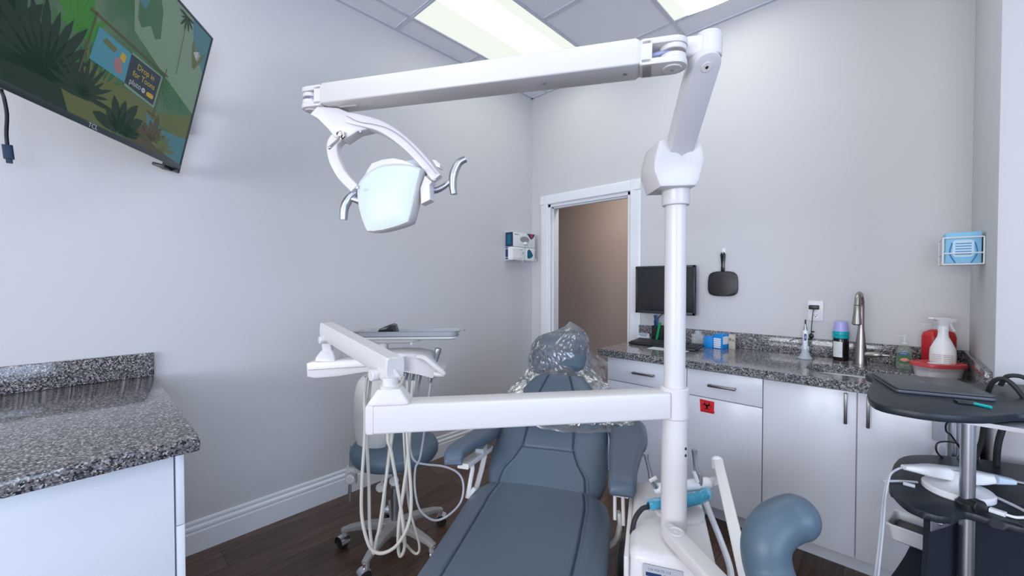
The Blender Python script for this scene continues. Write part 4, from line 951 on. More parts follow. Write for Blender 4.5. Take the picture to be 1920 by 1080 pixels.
for k_ in range(12):
    q_ = k_/11; rings.append([MT @ V((oW/2-.01+.035*j_/5, lerp(-oD/2, oD/2, q_), .018+.004*j_/5+.007*noise.noise(V((k_*.9, j_*.8, 3))))) for j_ in range(6)])
b.loft(rings, False, False); obj('film_wrap', b, m_film, t, 0)
b = B(); bw_ = frame(at(727, 622, 1.62), RV, -FV)
def l3(px, py): q = bw_.inverted() @ at(px, py, 1.62); return (q.x, q.y)
bottom = MT.translation.z+.0105
pl_ = [l3(713, 619), l3(716, 615), l3(735, 607), l3(741, 609), l3(746, 622)]
dz_ = bottom-(bw_ @ V((pl_[4][0], pl_[4][1], 0))).z
b.prism([(pl_[0][0], pl_[0][1]+0)] + pl_[1:4] + [(pl_[4][0], pl_[4][1]+dz_), (pl_[0][0], pl_[4][1]+dz_)], bw_ @ Matrix.Translation((0, 0, -.03)), .06, .003)
t2 = single('faceted_holder', b, mat('dark_gloss', (.012, .014, .014), .2), 'small black faceted holder standing on the tray', 'holder')

# ------------------------------------------------------------------ patient chair
ca_ = math.radians(15.2); AX = FV*math.cos(ca_)+RV*math.sin(ca_); SD = RV*math.cos(ca_)-FV*math.sin(ca_)
OC = cf(.117, 1.6, 0)
def cp(a, s, z): return OC + AX*a + SD*s + ZV*z
ch = thing('dental_chair', cp(-.35, 0, 0), 'reclined slate-blue dental patient chair with plastic-covered headrest', 'dental chair')
def pad(curve, hw, T, grooves, n=56, nv=48, p=5.0, endr=.06, bottom=.6, side=SD, crown=0):
    """curve(v)->(pos, normal); hw(v) half width; T thickness"""
    b = B(); rings = []
    vs = [0, .004, .012, .025, .04] + [lerp(.06, .94, k/nv) for k in range(nv+1)] + [.96, .975, .988, .996, 1]
    for v in vs:
        pos, nr = curve(v); e = min(v, 1-v)/endr; e = min(1, e); k_ = (1-(1-e)**2.6)**(1/2.2) if e < 1 else 1
        Wv = hw(v)*(.93+.07*k_); ring = []
        for i in range(n+1):
            s = -1+2*i/n; s = math.copysign(1-(1-abs(s))**1.35, s)
            h = T*k_*max(0, 1-abs(s)**p)**(1/2.2) + crown*k_*(1-s*s)
            g = 0
            for gf in grooves: g += gf(s, v, hw(v))
            ring.append(pos + side*(s*Wv) + nr*(h - g*k_))
        for i in range(11, 0, -1):
            s = -1+2*i/12; ring.append(pos + side*(s*Wv*.98) - nr*(T*bottom*k_*(1-abs(s)**4)**.5))
        rings.append(ring)
    b.loft(rings); return b
def line_groove(f, depth=.007, wd=.008, vr=(0, 1)):
    def g(s, v, W_):
        if not (vr[0] <= v <= vr[1]): return 0
        d = (abs(s)-f(v))*W_; return depth*math.exp(-(d/wd)**2) - depth*.35*math.exp(-((abs(d)-wd*2)/wd)**2)
    return g
# seat
def seat_curve(v):
    a = lerp(.045, -1.25, v); z = .475 - .02*math.sin(min(1, v/.45)*math.pi)*.6 + (.0 if v < .45 else -.10*((v-.45)/.55)**2)
    return cp(a, 0, z), ZV
seat_hw = lambda v: interp([(0, .19), (.02, .215), (.06, .26), (.12, .275), (.3, .270), (.6, .25), (.9, .235), (1, .19)], v)
sg = [line_groove(lambda v: .66, .008, .0038)]
b = pad(seat_curve, seat_hw, .045, sg, crown=.012, n=200, nv=60, endr=.03); obj('seat', b, m_vinyl, ch, 60)
# back
U0 = V((0, 0, 0)); bl = .60; tilt = math.radians(39.5)
BD = AX*math.cos(tilt)+ZV*math.sin(tilt); BN = ZV*math.cos(tilt)-AX*math.sin(tilt)
def back_curve(v):
    return cp(-.015, .0, .458) + BD*(v*bl) + BN*(-.012*math.sin(v*math.pi)) + SD*(.012*v), BN
back_hw = lambda v: interp([(0, .192), (.05, .222), (.15, .247), (.30, .252), (.55, .244), (.72, .225), (.84, .19), (.94, .150), (1, .12)], v)
seam = [(0, .80), (.08, .76), (.16, .67), (.24, .54), (.30, .47), (.36, .43), (.6, .42), (.8, .40), (1, .36)]
def gh(s, v, W_):
    d = (v-(.335+.0*s))*bl
    return .009*math.exp(-(d/.0045)**2) if abs(s) < interp(seam, v) else 0
bg = [line_groove(lambda v: interp(seam, v), .009, .0038), gh]
b = pad(back_curve, back_hw, .055, bg, n=200, nv=130, crown=.006, endr=.05); obj('backrest', b, m_vinyl, ch, 60)
# rigid shell and cushion seams behind the back
b = B(); b.loft([[cp(-.015, 0, .458)+BD*(v*bl)+SD*(x*back_hw(v)*1.75+.012*v)-BN*(.034+y) for x, y in ((-.5, 0), (.5, 0), (.42, .035), (-.42, .035))] for v in (.03, .15, .4, .7, .9)]); obj('back_shell', b, m_plast2, ch)
# headrest
HCN = at(1048, 661, 2.17)
hN = (BN*1.0 - AX*.25).normalized(); hU = SD.cross(hN); hU = -hU if hU.z < 0 else hU
def head_curve(v): return HCN + hU*lerp(-.108, .108, v) + hN*(-.010*math.cos((v-.5)*math.pi)), hN
b = pad(head_curve, lambda v: interp([(0, .115), (.1, .138), (.4, .148), (.8, .138), (.92, .125), (1, .10)], v), .05, [], n=40, nv=24, p=3.2, endr=.28, crown=.0); hr = obj('headrest', b, m_vinyl2, ch, 70)
b = B(); e0 = back_curve(.93)[0]-BN*.03; b.bar(e0, HCN-hN*.035-hU*.02, .07, .012, .003, BN); obj('headrest_bar', b, m_alu, ch)
# armrests
def armrest(pts, secs, nm):
    b = B(); path = smooth_path(pts, 8); N = len(path); ss = []
    for i in range(N):
        k_ = i/(N-1); wd = interp([(q/(len(secs)-1), s_[0]) for q, s_ in enumerate(secs)], k_); ht = interp([(q/(len(secs)-1), s_[1]) for q, s_ in enumerate(secs)], k_)
        ss.append(rrect(wd, ht, min(wd, ht)*.42, 6))
    b.sweep(path, ss, ZV); return obj('armrest', b, m_vinyl, ch, 60)
def arm_pts(px_list): return [at(*q) for q in px_list]
armrest([at(850, 872, 1.50), at(851, 858, 1.515), at(856, 846, 1.54), at(880, 830, 1.62), at(905, 816, 1.74), at(918, 802, 1.88), at(930, 796, 1.98), at(940, 792, 2.02)], [(.066, .02), (.076, .040), (.078, .042), (.080, .046), (.100, .052), (.125, .06), (.13, .06), (.10, .04)], 'l')
b = B(); q0, q1 = at(868, 874, 1.53), at(918, 838, 1.82); b.bar(q0, q1, .045, .020, .003)
obj('armrest_rail', b, m_plast2, ch)
b = B()
b.bar(at(906, 840, 1.74), at(899, 850, 1.68), .034, .035, .004); b.tube([at(885, 862, 1.62), at(886, 880, 1.62), at(876, 934, 1.58)], .009, 8); b.tube([at(909, 853, 1.72), at(903, 880, 1.70), at(890, 928, 1.62)], .011, 8); b.tube([at(876, 934, 1.58), at(890, 916, 1.60)], .010, 8)
obj('armrest_link', b, m_plast2, ch)
armrest([at(1166, 930, 1.36), at(1166, 916, 1.375), at(1167, 903, 1.40), at(1168, 880, 1.47), at(1172, 850, 1.58), at(1178, 825, 1.70), at(1175, 806, 1.83), at(1168, 796, 1.93), at(1160, 790, 1.98)], [(.080, .02), (.094, .046), (.096, .052), (.102, .058), (.125, .066), (.155, .078), (.17, .08), (.155, .07), (.11, .05)], 'r')
b = B(); b.bar(at(1166, 928, 1.42), at(1172, 860, 1.70), .045, .020, .003); obj('armrest_rail', b, m_plast2, ch)
b = B()
b.tube([at(1153, 930, 1.45), at(1153, 975, 1.42)], .0065, 8); b.tube([at(1168, 930, 1.42), at(1169, 985, 1.40)], .0065, 8); b.bar(at(1160, 960, 1.43), at(1162, 990, 1.43), .012, .024, .003, FV)
b.tube([at(1162, 985, 1.43), at(1158, 1005, 1.42), at(1150, 1018, 1.42), at(1140, 1024, 1.42)], .0095, 8, 5); obj('armrest_link', b, m_plast, ch)
# base
b = B(); b.box((0, 0, 0), (.9, .34, .06), .02, frame(cp(-.42, 0, .385), AX, ZV)); b.box((0, 0, 0), (.30, .24, .30), .03, frame(cp(-.28, 0, .22), AX, ZV)); b.box((0, 0, 0), (.75, .40, .05), .02, frame(cp(-.25, 0, .026), AX, ZV)); obj('chair_base', b, m_plast2, ch)

# clear plastic cover over the headrest
b = B(); pk = at(1069, 601, 2.16); rows = []
nu = 88
def ell(c, w1, w2, th): return c
prof_rows = [ # (centre px, py, half width px, depth half m)
 (1069, 603, 1.5, .003, 2.16), (1072, 612, 12, .015, 2.16), (1068, 622, 30, .03, 2.16), (1058, 632, 47, .07, 2.17), (1050, 648, 54, .105, 2.17), (1049, 668, 57, .115, 2.165), (1050, 690, 60, .11, 2.13), (1052, 706, 72, .10, 2.08), (1053, 720, 86, .10, 2.02), (1053, 735, 102, .11, 1.97), (1052, 750, 108, .12, 1.92), (1060, 772, 112, .12, 1.86), (1090, 790, 95, .10, 1.80)]
pr = []
for (a_, c_) in zip(prof_rows, prof_rows[1:]):
    for k_ in range(5): pr.append(tuple(lerp(x, y, k_/5) for x, y in zip(a_, c_)))
pr.append(prof_rows[-1])
for j_, (cx_, cy_, hw_, dp_, dd_) in enumerate(pr):
    row = []; c0_ = at(cx_, cy_, dd_); hwm = hw_/F*dd_
    for i_ in range(nu):
        a_ = 2*math.pi*i_/nu; ca2, sa2 = math.cos(a_), math.sin(a_)
        q = c0_ + RV*(hwm*ca2) + FV*(dp_*sa2) - BN*0
        tw = .02*j_; ca3, sa3 = math.cos(a_+tw), math.sin(a_+tw); nn = V((ca3*1.6, sa3*1.6, j_*.045)); tri = abs(((a_*7/math.pi + .035*j_ + noise.noise(nn*2)*1.6) % 2)-1)
        cr = (1-tri)*.42 + abs(noise.noise(nn*2.6))*.9 + abs(noise.noise(nn*6+V((5, 2, 1))))*.35
        k_ = 1-.16*cr*min(1, hw_/30) + .05
        q = c0_ + RV*(hwm*ca2*k_) + (FV*.8+ZV*.25)*(dp_*sa2*k_)
        row.append(q)
    rows.append(row)
b.loft(rows, cap=False); hc_ = obj('headrest_cover', b, m_film, None, 0); tag(hc_, 'clear crumpled plastic bag pulled over the chair headrest', 'plastic cover')
b = B(); rows = []
cor = [at(1098, 652, 2.24), at(1141, 680, 2.24), at(1132, 742, 2.2), at(1092, 742, 2.1)]
for j_ in range(15):
    row = []
    for i_ in range(15):
        u_, v_ = i_/14, j_/14; q = (cor[0]*(1-u_)+cor[1]*u_)*(1-v_)+(cor[3]*(1-u_)+cor[2]*u_)*v_
        nn = V((u_*4, v_*4, 2)); q = q + FV*(.05*abs(noise.noise(nn)) + .025*abs(noise.noise(nn*2.7))) + RV*(.012*noise.noise(nn*2))
        row.append(q)
    rows.append(row)
b.loft(rows, False, False); obj('loose_flap', b, m_film, hc_, 22)
b = B(); rows = []
for j_ in range(9):
    row = []
    for i_ in range(31):
        u_, v_ = i_/30, j_/8; q = at(lerp(1078, 1186, u_), lerp(786, 800-6*math.sin(u_*3), v_), 1.80-.03*v_)
        nn = V((u_*9, v_*2, 8)); row.append(q+FV*(-.02*math.sin(v_*math.pi)-.02*abs(noise.noise(nn)))+ZV*(.012*noise.noise(nn*1.6)))
    rows.append(row)
b.loft(rows, False, False); obj('bunched_hem', b, m_film, hc_, 22)

# ------------------------------------------------------------------ assistant instrument arm on the utility centre
t = thing('assistant_unit', pp(.60), 'white jointed arm low on the post with suction handpieces', 'instrument arm')
b = B(); q0 = at(1262, 1005, 1.12); q1 = at(1400, 1125, .86); q0.z = .622; q1.z = .615
b.sweep([q0-(q1-q0).normalized()*.03, q0, q1], [rrect(.035, .030, .008), rrect(.052, .036, .008), rrect(.056, .036, .008)], ZV); obj('lower_link', b, m_plast, t, 35)
b = B(); b.lathe([(.022, 0), (.022, .0025), (.017, .003), (.016, .001), (.006, .001), (.006, .003)], q0+ZV*.018+(q1-q0).normalized()*.012, ZV, 28); obj('pivot_cap', b, m_plast, t)
b = B(); r0 = at(1348, 872, 1.33); r1 = at(1402, 1100, .93)
b.sweep([r0, r1], rrect(.042, .030, .004), -RV-ZV*.3); obj('upper_link', b, m_plast2, t, 35)
b = B(); b.cyl(r0+FV*.01-ZV*.015, r0+FV*.012+ZV*.016, .018, 24); b.sphere(r0+FV*.010+ZV*.012, .018, (1, 1, .7)); obj('link_cap', b, m_white, t)
b = B(); c0_ = at(1236, 917, 1.30); c1_ = at(1326, 906, 1.30); b.cyl(c0_, c1_, .0185, 24); b.sphere(c1_, .0185); b.sphere(c0_, .0185); b.bar(at(1290, 915, 1.3), pp(.60, .03, .10), .03, .03, .006, FV); b.tube([c1_, r0-ZV*.05], .014, 12); obj('holder_bar', b, m_white, t)
for (pts, lv) in (([(1211.5, 850), (1213, 862), (1219, 885), (1221, 898), (1230, 914)], (1218, 902, 1231, 895)), ([(1302, 843), (1303, 862), (1306, 882), (1312, 892), (1313, 914)], (1301, 884, 1308, 904))):
    b = B(); b.tube([at(q[0], q[1], 1.29) for q in pts], .007, 12, 6, radii=[(0, .0085), (.08, .0085), (.2, .0065), (.6, .0078), (1, .0085)]); o = obj('suction_handpiece', b, m_alu, t); o['label'] = 'grey metal suction handpiece'
    b = B(); b.bar(at(lv[0], lv[1], 1.278), at(lv[2], lv[3], 1.276), .008, .012, .003); obj('valve_lever', b, m_plast2, o)
b = B(); b.tube([at(1313, 912, 1.29), at(1330, 960, 1.32), at(1350, 1010, 1.3), at(1368, 1062, 1.25), at(1372, 1100, 1.2)], .010, 10, 6); obj('suction_hose', b, m_plast2, t)
# blue sleeved handpiece lying on top
sl = thing('sleeved_handpiece', at(1270, 940, 1.22), 'dark handpiece in a bright blue plastic sleeve behind the post', 'handpiece')
b = B(); b.tube([at(1216, 948, 1.23), at(1250, 946, 1.245), at(1290, 940, 1.26), at(1326, 927, 1.27)], .014, 14, 5, radii=[(0, .010), (.3, .014), (.8, .017), (1, .012)]); obj('handle_body', b, mat('handpiece_blue', (.01, .09, .17), .3), sl)
b = B(); rows = []
for j_ in range(22):
    k_ = j_/21; c0_ = at(lerp(1215, 1330, k_), interp([(0, 949), (.4, 944), (.75, 938), (1, 928)], k_), lerp(1.23, 1.27, k_)); row = []
    for i_ in range(16):
        a_ = 2*math.pi*i_/16; n2 = .003*noise.noise(V((k_*9, math.cos(a_)*2, math.sin(a_)*2))); row.append(c0_ + ZV*(math.sin(a_)*(interp([(0, .016), (.5, .020), (1, .021)], k_)+n2)+.004) + FV*(math.cos(a_)*(.017+n2)))
    rows.append(row)
b.loft(rows, cap=False)
m_blfilm = mat('blue_film', (.10, .58, .82), .15, alpha=.5, coat=.8); noise_bump(m_blfilm, 60, 1, .01); obj('sleeve', b, m_blfilm, sl, 25)
b = B(); b.tube([at(1216, 950, 1.23), at(1203, 955, 1.22), at(1190, 975, 1.20), at(1184, 1010, 1.20), at(1182, 1040, 1.20), at(1172, 1062, 1.22), at(1170, 1100, 1.2)], .0072, 10, 8); obj('cable', b, m_blackr, sl)
b = B()
for k_ in range(6):
    dx = (k_-2.5)*3.2; b.tube([at(1166+dx*.3, 1120, 1.20+.01*k_), at(1165+dx, 1060, 1.2+.006*k_), at(1167+dx*.8, 1018, 1.2+.004*k_), at(1169+dx*.4, 1013, 1.2), at(1171+dx, 1030, 1.21), at(1172+dx, 1125, 1.22)], .0036, 8, 6)
single('cable_bundle', b, m_blackr, 'bundled black cable hanging between the chair and the utility centre', 'cable')

# ------------------------------------------------------------------ curved grey body support of the assistant stool
st_ = thing('assistant_stool', cf(.50, .66, 0), 'stool with a curved slate-grey body support at the bottom right of the chair', 'stool')
b = B(); dS = .84
pth = [at(1500, 968, .86), at(1478, 974, .86), at(1452, 990, .85), at(1436, 1020, .84), at(1440, 1065, .83), at(1462, 1120, .80), at(1500, 1180, .78)]
R0 = .0465; pth = smooth_path([pth[0]+(pth[0]-pth[1]).normalized()*R0*.75]+pth, 10)
cum = [0]
for q_, r_ in zip(pth, pth[1:]): cum.append(cum[-1]+(r_-q_).length)
ext = []
for k_ in range(10): ext.append(R0*(1-math.cos(math.pi/2*k_/10)))
new = []; 
for d_ in ext:
    j_ = next(i for i in range(len(cum)) if cum[i+1] >= d_); new.append(pth[j_].lerp(pth[j_+1], (d_-cum[j_])/(cum[j_+1]-cum[j_])))
rest = [p_ for p_, c_ in zip(pth, cum) if c_ > R0]; pth = new+rest; N = len(pth)
radl = [(i/(N-1), (R0*math.sqrt(max(0, 1-(1-ext[i]/R0)**2))+.0005 if i < 10 else R0)) for i in range(N)]
b.tube(pth, .05, 24, radii=radl)
obj('body_support', b, m_vinyl2, st_, 60)
b = B(); sc_ = cf(.50, .66, 0)
b.lathe([(.17, .50), (.19, .51), (.195, .54), (.18, .565), (.10, .572)], sc_, n=40); obj('seat', b, m_vinyl2, st_)
b = B(); b.cyl(sc_+ZV*.10, sc_+ZV*.50, .025); b.tube([sc_+ZV*.48, sc_+ZV*.48+RV*.2-FV*.08, pth[-1]-ZV*.14+RV*.01, pth[-1]-ZV*.02], .012, 10, 6); obj('post', b, m_alu, st_)
b = B()
for k_ in range(5):
    a_ = 2*math.pi*k_/5+.4; e_ = sc_+V((math.cos(a_)*.24, math.sin(a_)*.24, .07)); b.bar(sc_+ZV*.11, e_, .035, .03, .006); b.cyl(e_+V((-.02*math.sin(a_), .02*math.cos(a_), -.04)), e_+V((.02*math.sin(a_), -.02*math.cos(a_), -.04)), .029, 20)
obj('star_base', b, m_stoolg, st_)

# ------------------------------------------------------------------ operator stool behind the hoses
SC = V((-1.815, 1.068, 0)); so = thing('operator_stool', SC, 'slate-blue wheeled stool with beige-backed backrest by the left wall', 'stool')
b = B(); b.lathe([(.04, .445), (.18, .448), (.200, .455), (.212, .475), (.214, .502), (.202, .524), (.16, .535), (.08, .538), (.01, .535)], SC, n=48); obj('seat', b, m_vinyl2, so, 60)
b = B(); b.lathe([(.15, .452), (.175, .448), (.18, .458)], SC, n=40); b.box(SC+V((0, 0, .44)), (.14, .12, .02), .005); obj('seat_pan', b, m_stoolg, so)
b = B(); b.lathe([(.024, .12), (.024, .30), (.016, .302), (.016, .44)], SC, n=20); obj('column', b, m_alu, so)
b = B(); b.lathe([(.03, .06), (.045, .07), (.045, .125), (.03, .135)], SC, n=24); 
angs = [-133, -61, 11, 83, 155]
for a_ in angs:
    d_ = V((math.cos(math.radians(a_)), math.sin(math.radians(a_)), 0)); b.sweep([SC+d_*.02+ZV*.105, SC+d_*.12+ZV*.110, SC+d_*.22+ZV*.098, SC+d_*.262+ZV*.085], [rrect(.055, .045, .008), rrect(.042, .036, .008), rrect(.034, .028, .008), rrect(.030, .022, .008)], ZV)
    b.bar(SC+d_*.25+ZV*.09, SC+d_*.25+ZV*.060, .026, .026, .008, d_)
obj('star_base', b, m_stoolg, so, 40)
for a_ in angs:
    d_ = V((math.cos(math.radians(a_)), math.sin(math.radians(a_)), 0)); e_ = SC+d_*.262; s2 = V((-d_.y, d_.x, 0))*.8+d_*.6; s2.normalize()
    b = B(); b.lathe([(.012, -.020), (.026, -.018), (.0285, -.010), (.0285, .010), (.026, .018), (.012, .020)], e_+ZV*.0288, s2, 24); cw = obj('caster', b, m_blackr, so)
    b = B(); rings = []
    for k_ in range(15):
        th = math.radians(-20+200*k_/14); fw = s2.cross(ZV); rings.append([e_+ZV*(.0288+.0335*math.sin(th))+fw*(.0335*math.cos(th))+s2*q_ for q_ in (-.023, .023)]+[e_+ZV*(.0288+.031*math.sin(th))+fw*(.031*math.cos(th))+s2*q_ for q_ in (.023, -.023)])
    b.loft(rings); b.cyl(e_+ZV*.058, e_+ZV*.085, .006, 10); obj('caster_hood', b, m_chrome, cw)
# levers
b = B()
for px_, py_, pz in ((714, 914, 2.0), (739, 902, 2.0)):
    q = at(px_, py_, 1.98); MMl = frame(q, RV, -FV+ZV*.6); b.prism([(.024*math.cos(2*math.pi*k_/20), .022*math.sin(2*math.pi*k_/20)) for k_ in range(20)], MMl, .005, .0015); b.bar(q+ZV*.01, q+ZV*.06+RV*.012+FV*.03, .012, .006, .002)
obj('levers', b, m_plast2, so)
# backrest
bc = at(684, 775, 1.98); bt = 0
bnv = (SC-V((bc.x, bc.y, 0))); bnv.z = 0; bnv = (bnv.normalized()*.5 + FV*.75 + RV*.5).normalized()      # faces over the seat
bside = ZV.cross(bnv)
b = B(); rings = []
for k_ in range(17):
    v = k_/16; hw_ = .155*math.sin(math.pi*(.06+.88*v))**.45; z_ = lerp(-.19, .17, v); row = []
    for i_ in range(25):
        s_ = -1+2*i_/24; row.append(bc+bside*(hw_*s_)+ZV*z_+bnv*(.045*s_*s_+.008+.022*(max(0, 1-abs(s_)**4)*max(0, 1-abs(2*v-1)**5))**.5))
    for i_ in range(24, -1, -1):
        s_ = -1+2*i_/24; row.append(bc+bside*(hw_*s_)+ZV*z_+bnv*(.045*s_*s_+.005))
    rings.append(row)
b.loft(rings); obj('backrest', b, m_vinyl2, so, 60)
b = B(); rings = []
for k_ in range(17):
    v = k_/16; hw_ = .16*math.sin(math.pi*(.05+.90*v))**.45; z_ = lerp(-.195, .175, v); row = []
    for i_ in range(25):
        s_ = -1+2*i_/24; row.append(bc+bside*(hw_*s_)+ZV*z_+bnv*(.045*s_*s_+.006))
    for i_ in range(24, -1, -1):
        s_ = -1+2*i_/24; row.append(bc+bside*(hw_*s_)+ZV*z_+bnv*(.045*s_*s_-.008-.028*(max(0, 1-s_**4)*max(0, 1-(2*v-1)**4))**.5))
    rings.append(row)
b.loft(rings); obj('backrest_shell', b, m_plast2, so, 60)
b = B(); q = at(658, 900, 1.98); b.bar(at(659, 835, 1.98), at(655, 940, 1.96), .014, .010, .002, FV); obj('backrest_post', b, m_alu, so)
b = B(); b.bar(q+ZV*.05, SC+ZV*.44-RV*.05, .06, .03, .004); b.bar(at(659, 875, 1.97), at(659, 905, 1.97), .05, .035, .006, FV); obj('post_bracket', b, m_plast2, so)
b = B(); b.lathe([(.020, 0), (.0235, .003), (.0235, .018), (.018, .022), (.007, .022), (.007, .018)], at(659, 896, 1.935), -FV, 8); obj('knob', b, m_plast2, so)

# ------------------------------------------------------------------ equipment cart on the right
ctr = thing('equipment_cart', (.30, 1.80, 0), 'charcoal two-shelf equipment cart with grey posts at the right edge', 'cart')
ZS = .985
def shelf_poly(pxs, z, extra): return [onz(*q, z).xy for q in pxs] + [V(e) for e in extra]
sh1 = [(1623, 700), (1637, 712), (1626, 733), (1640, 754), (1700, 768), (1770, 777), (1850, 780), (1920, 776)]
pl1 = [onz(*q, ZS) for q in sh1]
ex1 = [(.34, 1.68), (.50, 1.80), (.60, 1.98), (.62, 2.10), (.55, 2.17), (.42, 2.185), (.30, 2.165), (.235, 2.10), (.10, 2.06), (.0, 2.06)]
sm1 = smooth_path([V((q.x, q.y, 0)) for q in pl1] + [V((x, y, 0)) for x, y in ex1], 4, True)
b = B(); b.prism([(q.x, q.y) for q in sm1], Matrix.Translation((0, 0, ZS-.022)), .022, .005); obj('top_shelf', b, m_cart, ctr, 40)
ZL = .72
sh2 = [(1667, 905), (1665, 893), (1672, 883), (1690, 878)]
front2 = [(1667, 905), (1675, 922), (1700, 945), (1730, 958), (1765, 968), (1790, 966), (1812, 960), (1850, 970), (1890, 981), (1925, 990)]
pl2 = [onz(*q, ZL) for q in front2]
ex2 = [(.26, 1.66), (.48, 1.80), (.56, 1.98), (.54, 2.12), (.42, 2.17), (.25, 2.13), (.10, 2.05), (.02, 1.93)]
sm2 = smooth_path([V((q.x, q.y, 0)) for q in pl2] + [V((x, y, 0)) for x, y in ex2] , 4, True)
b = B(); b.prism([(q.x, q.y) for q in sm2], Matrix.Translation((0, 0, ZL-.022)), .022, .005); obj('lower_shelf', b, m_cart, ctr, 40)
fpz = onz(1813, 950, ZL); fpost = V((fpz.x, fpz.y, 0)) + V((.0, .0, 0)); 
fpd = fpost.dot(FV)
rp = V((.145, 1.99, 0))
rp_ = at(1786, 830, 1.44); rp = V((rp_.x, rp_.y, 0))
b = B(); b.cyl(fpost+ZV*.70, fpost+ZV*(ZS-.02), .0155, 20); b.cyl(fpost+ZV*.05, fpost+ZV*.70, .0165, 20); obj('post', b, m_alu, ctr)
b = B(); b.cyl(rp+ZV*.05, rp+ZV*(ZS-.02), .0165, 20); obj('post', b, m_alu, ctr)
b = B(); b.cyl(V((.45, 2.02, .05)), V((.45, 2.02, ZS-.02)), .0165, 20); obj('post', b, m_alu, ctr)
b = B(); b.lathe([(.024, 0), (.026, .004), (.026, .028), (.022, .032)], fpost+ZV*(ZL-.016)-FV*.004, ZV, 24); b.cyl(fpost+ZV*(ZL+.012)-FV*.030+RV*.004, fpost+ZV*(ZL+.012)+FV*.01, .020, 20); obj('clamp_knob', b, m_black, ctr)
b = B(); q0 = onz(1690, 972, ZL-.05) if False else None
# fabric side panels below the lower shelf
g0 = V((pl2[3].x+.02, pl2[3].y+.05, 0)); gF = fpost + FV*.03
b = B()
def panel(p0, p1, z0, z1, bow):
    rings = []
    for k_ in range(9):
        v = k_/8; z = lerp(z0, z1, v); off = bow*(1-math.sqrt(max(0, 1-(1-v)**2))) if bow else 0
        a_ = p0.lerp(p1, 0) - RV*off; c_ = p1
        n_ = (p1-p0).cross(ZV).normalized()*.006
        rings.append([V((a_.x, a_.y, z))+n_, V((c_.x, c_.y, z))+n_, V((c_.x, c_.y, z))-n_, V((a_.x, a_.y, z))-n_])
    b.loft(rings)
pa = onz(1737, 975, ZL-.03); pa.z = 0; pb = V((gF.x, gF.y, 0)); pcR = pb + (V((.30, .13, 0)))
panel(pa, pb, .06, ZL-.03, .16); panel(pb, pcR, .06, ZL-.03, 0)
le = smooth_path([at(1706, 1024, 1.33), at(1694, 1046, 1.33), at(1672, 1078, 1.32), at(1640, 1120, 1.30)], 4); re_ = smooth_path([at(1742, 1010, 1.24), at(1736, 1040, 1.24), at(1722, 1078, 1.24), at(1700, 1120, 1.23)], 4)
b.loft([[p_, q_, q_-FV*.006-ZV*.004, p_-FV*.006-ZV*.004] for p_, q_ in zip(le, re_)])
obj('fabric_panel', b, m_mesh, ctr)
b = B(); n_ = (pb-pa).cross(ZV).normalized(); 
if n_.dot(FV) > 0: n_ = -n_
b.bar(pa+n_*.010+ZV*(ZL-.040), pb+n_*.010+ZV*(ZL-.040), .004, .030, .001); 
for fq in (.25, .62): b.sphere(pa.lerp(pb, fq)+n_*.013+ZV*(ZL-.038), .006, n=8)
obj('panel_bracket', b, m_alu, ctr)
b = B(); b.b2((.06, 1.62, .02), (.50, 2.08, .06), .01)
for q in ((.10, 1.66), (.46, 1.68), (.10, 2.04), (.46, 2.04)): b.cyl(V((q[0]-.012, q[1], .02)), V((q[0]+.012, q[1], .02)), .0195, 16)
obj('cart_base', b, m_cart, ctr)
b = B(); q = onz(1885, 792, ZS-.03); b.b2((.14, 1.62, ZS-.034), (.26, 2.0, ZS-.0225)); obj('shelf_rail', b, m_alu, ctr)
# tubes/handle loops on the cart's right back
b = B(); b.tube([at(1852, 735, 1.28), at(1862, 716, 1.26), at(1880, 710, 1.24), at(1900, 722, 1.22), at(1925, 752, 1.20)], .0065, 10, 6); b.tube([at(1876, 722, 1.30), at(1888, 706, 1.28), at(1915, 706, 1.26), at(1940, 720, 1.24)], .0065, 10, 6); 
obj('push_handle', b, m_blackr, ctr)
for pts, r_, lab in (([(1847, 782, 1.35), (1840, 830, 1.37), (1826, 870, 1.38), (1830, 920, 1.36)], .008, 'thick black cable hanging between the cart shelves, left of its twin'), ([(1888, 780, 1.32), (1872, 830, 1.33), (1868, 880, 1.34), (1868, 926, 1.33)], .009, 'thick black cable hanging between the cart shelves, nearest the right edge')):
    b = B(); b.tube([at(*q) for q in pts], r_, 10, 8); single('cable', b, m_blackr, lab, 'cable')
b = B(); b.tube([at(1802, 780, 1.33), at(1776, 792, 1.38), at(1774, 808, 1.40), at(1782, 814, 1.40)], .0028, 8, 6)
b.tube([at(1782, 814, 1.40)+V((0, 0, -.0)), at(1800, 840, 1.40), at(1803, 850, 1.40), at(1795, 861, 1.40), at(1775, 862, 1.40), at(1757, 848, 1.40), at(1757, 832, 1.40), at(1772, 828, 1.40), at(1795, 832, 1.39), at(1802, 846, 1.39), at(1793, 862, 1.39), at(1777, 870, 1.39), at(1772, 880, 1.39)], .0028, 8, 6)
single('cable', b, m_black, 'thin black cable coiled in a loop behind the cart post', 'cable')
# power brick hanging behind
b = B(); q = ony(1764, 804, 2.291); b.box((0, 0, 0), (.046, .018, .095), .003, frame(q, (1, 0, 0), ZV)); pwb = single('power_brick', b, mat('grey_brick', (.45, .46, .50), .5), 'light grey power brick hanging against the cabinet behind the cart', 'power brick')
b = B(); b.tube([ony(1764, 760, 2.285), q+ZV*.045], .003, 6); b.tube([q-ZV*.045, ony(1762, 830, 2.285), ony(1757, 848, 2.285), ony(1746, 872, 2.285)], .004, 6, 5); b.bar(ony(1764, 838, 2.285), ony(1757, 858, 2.285), .026, .016, .003, FV); obj('cord', b, m_white, pwb)
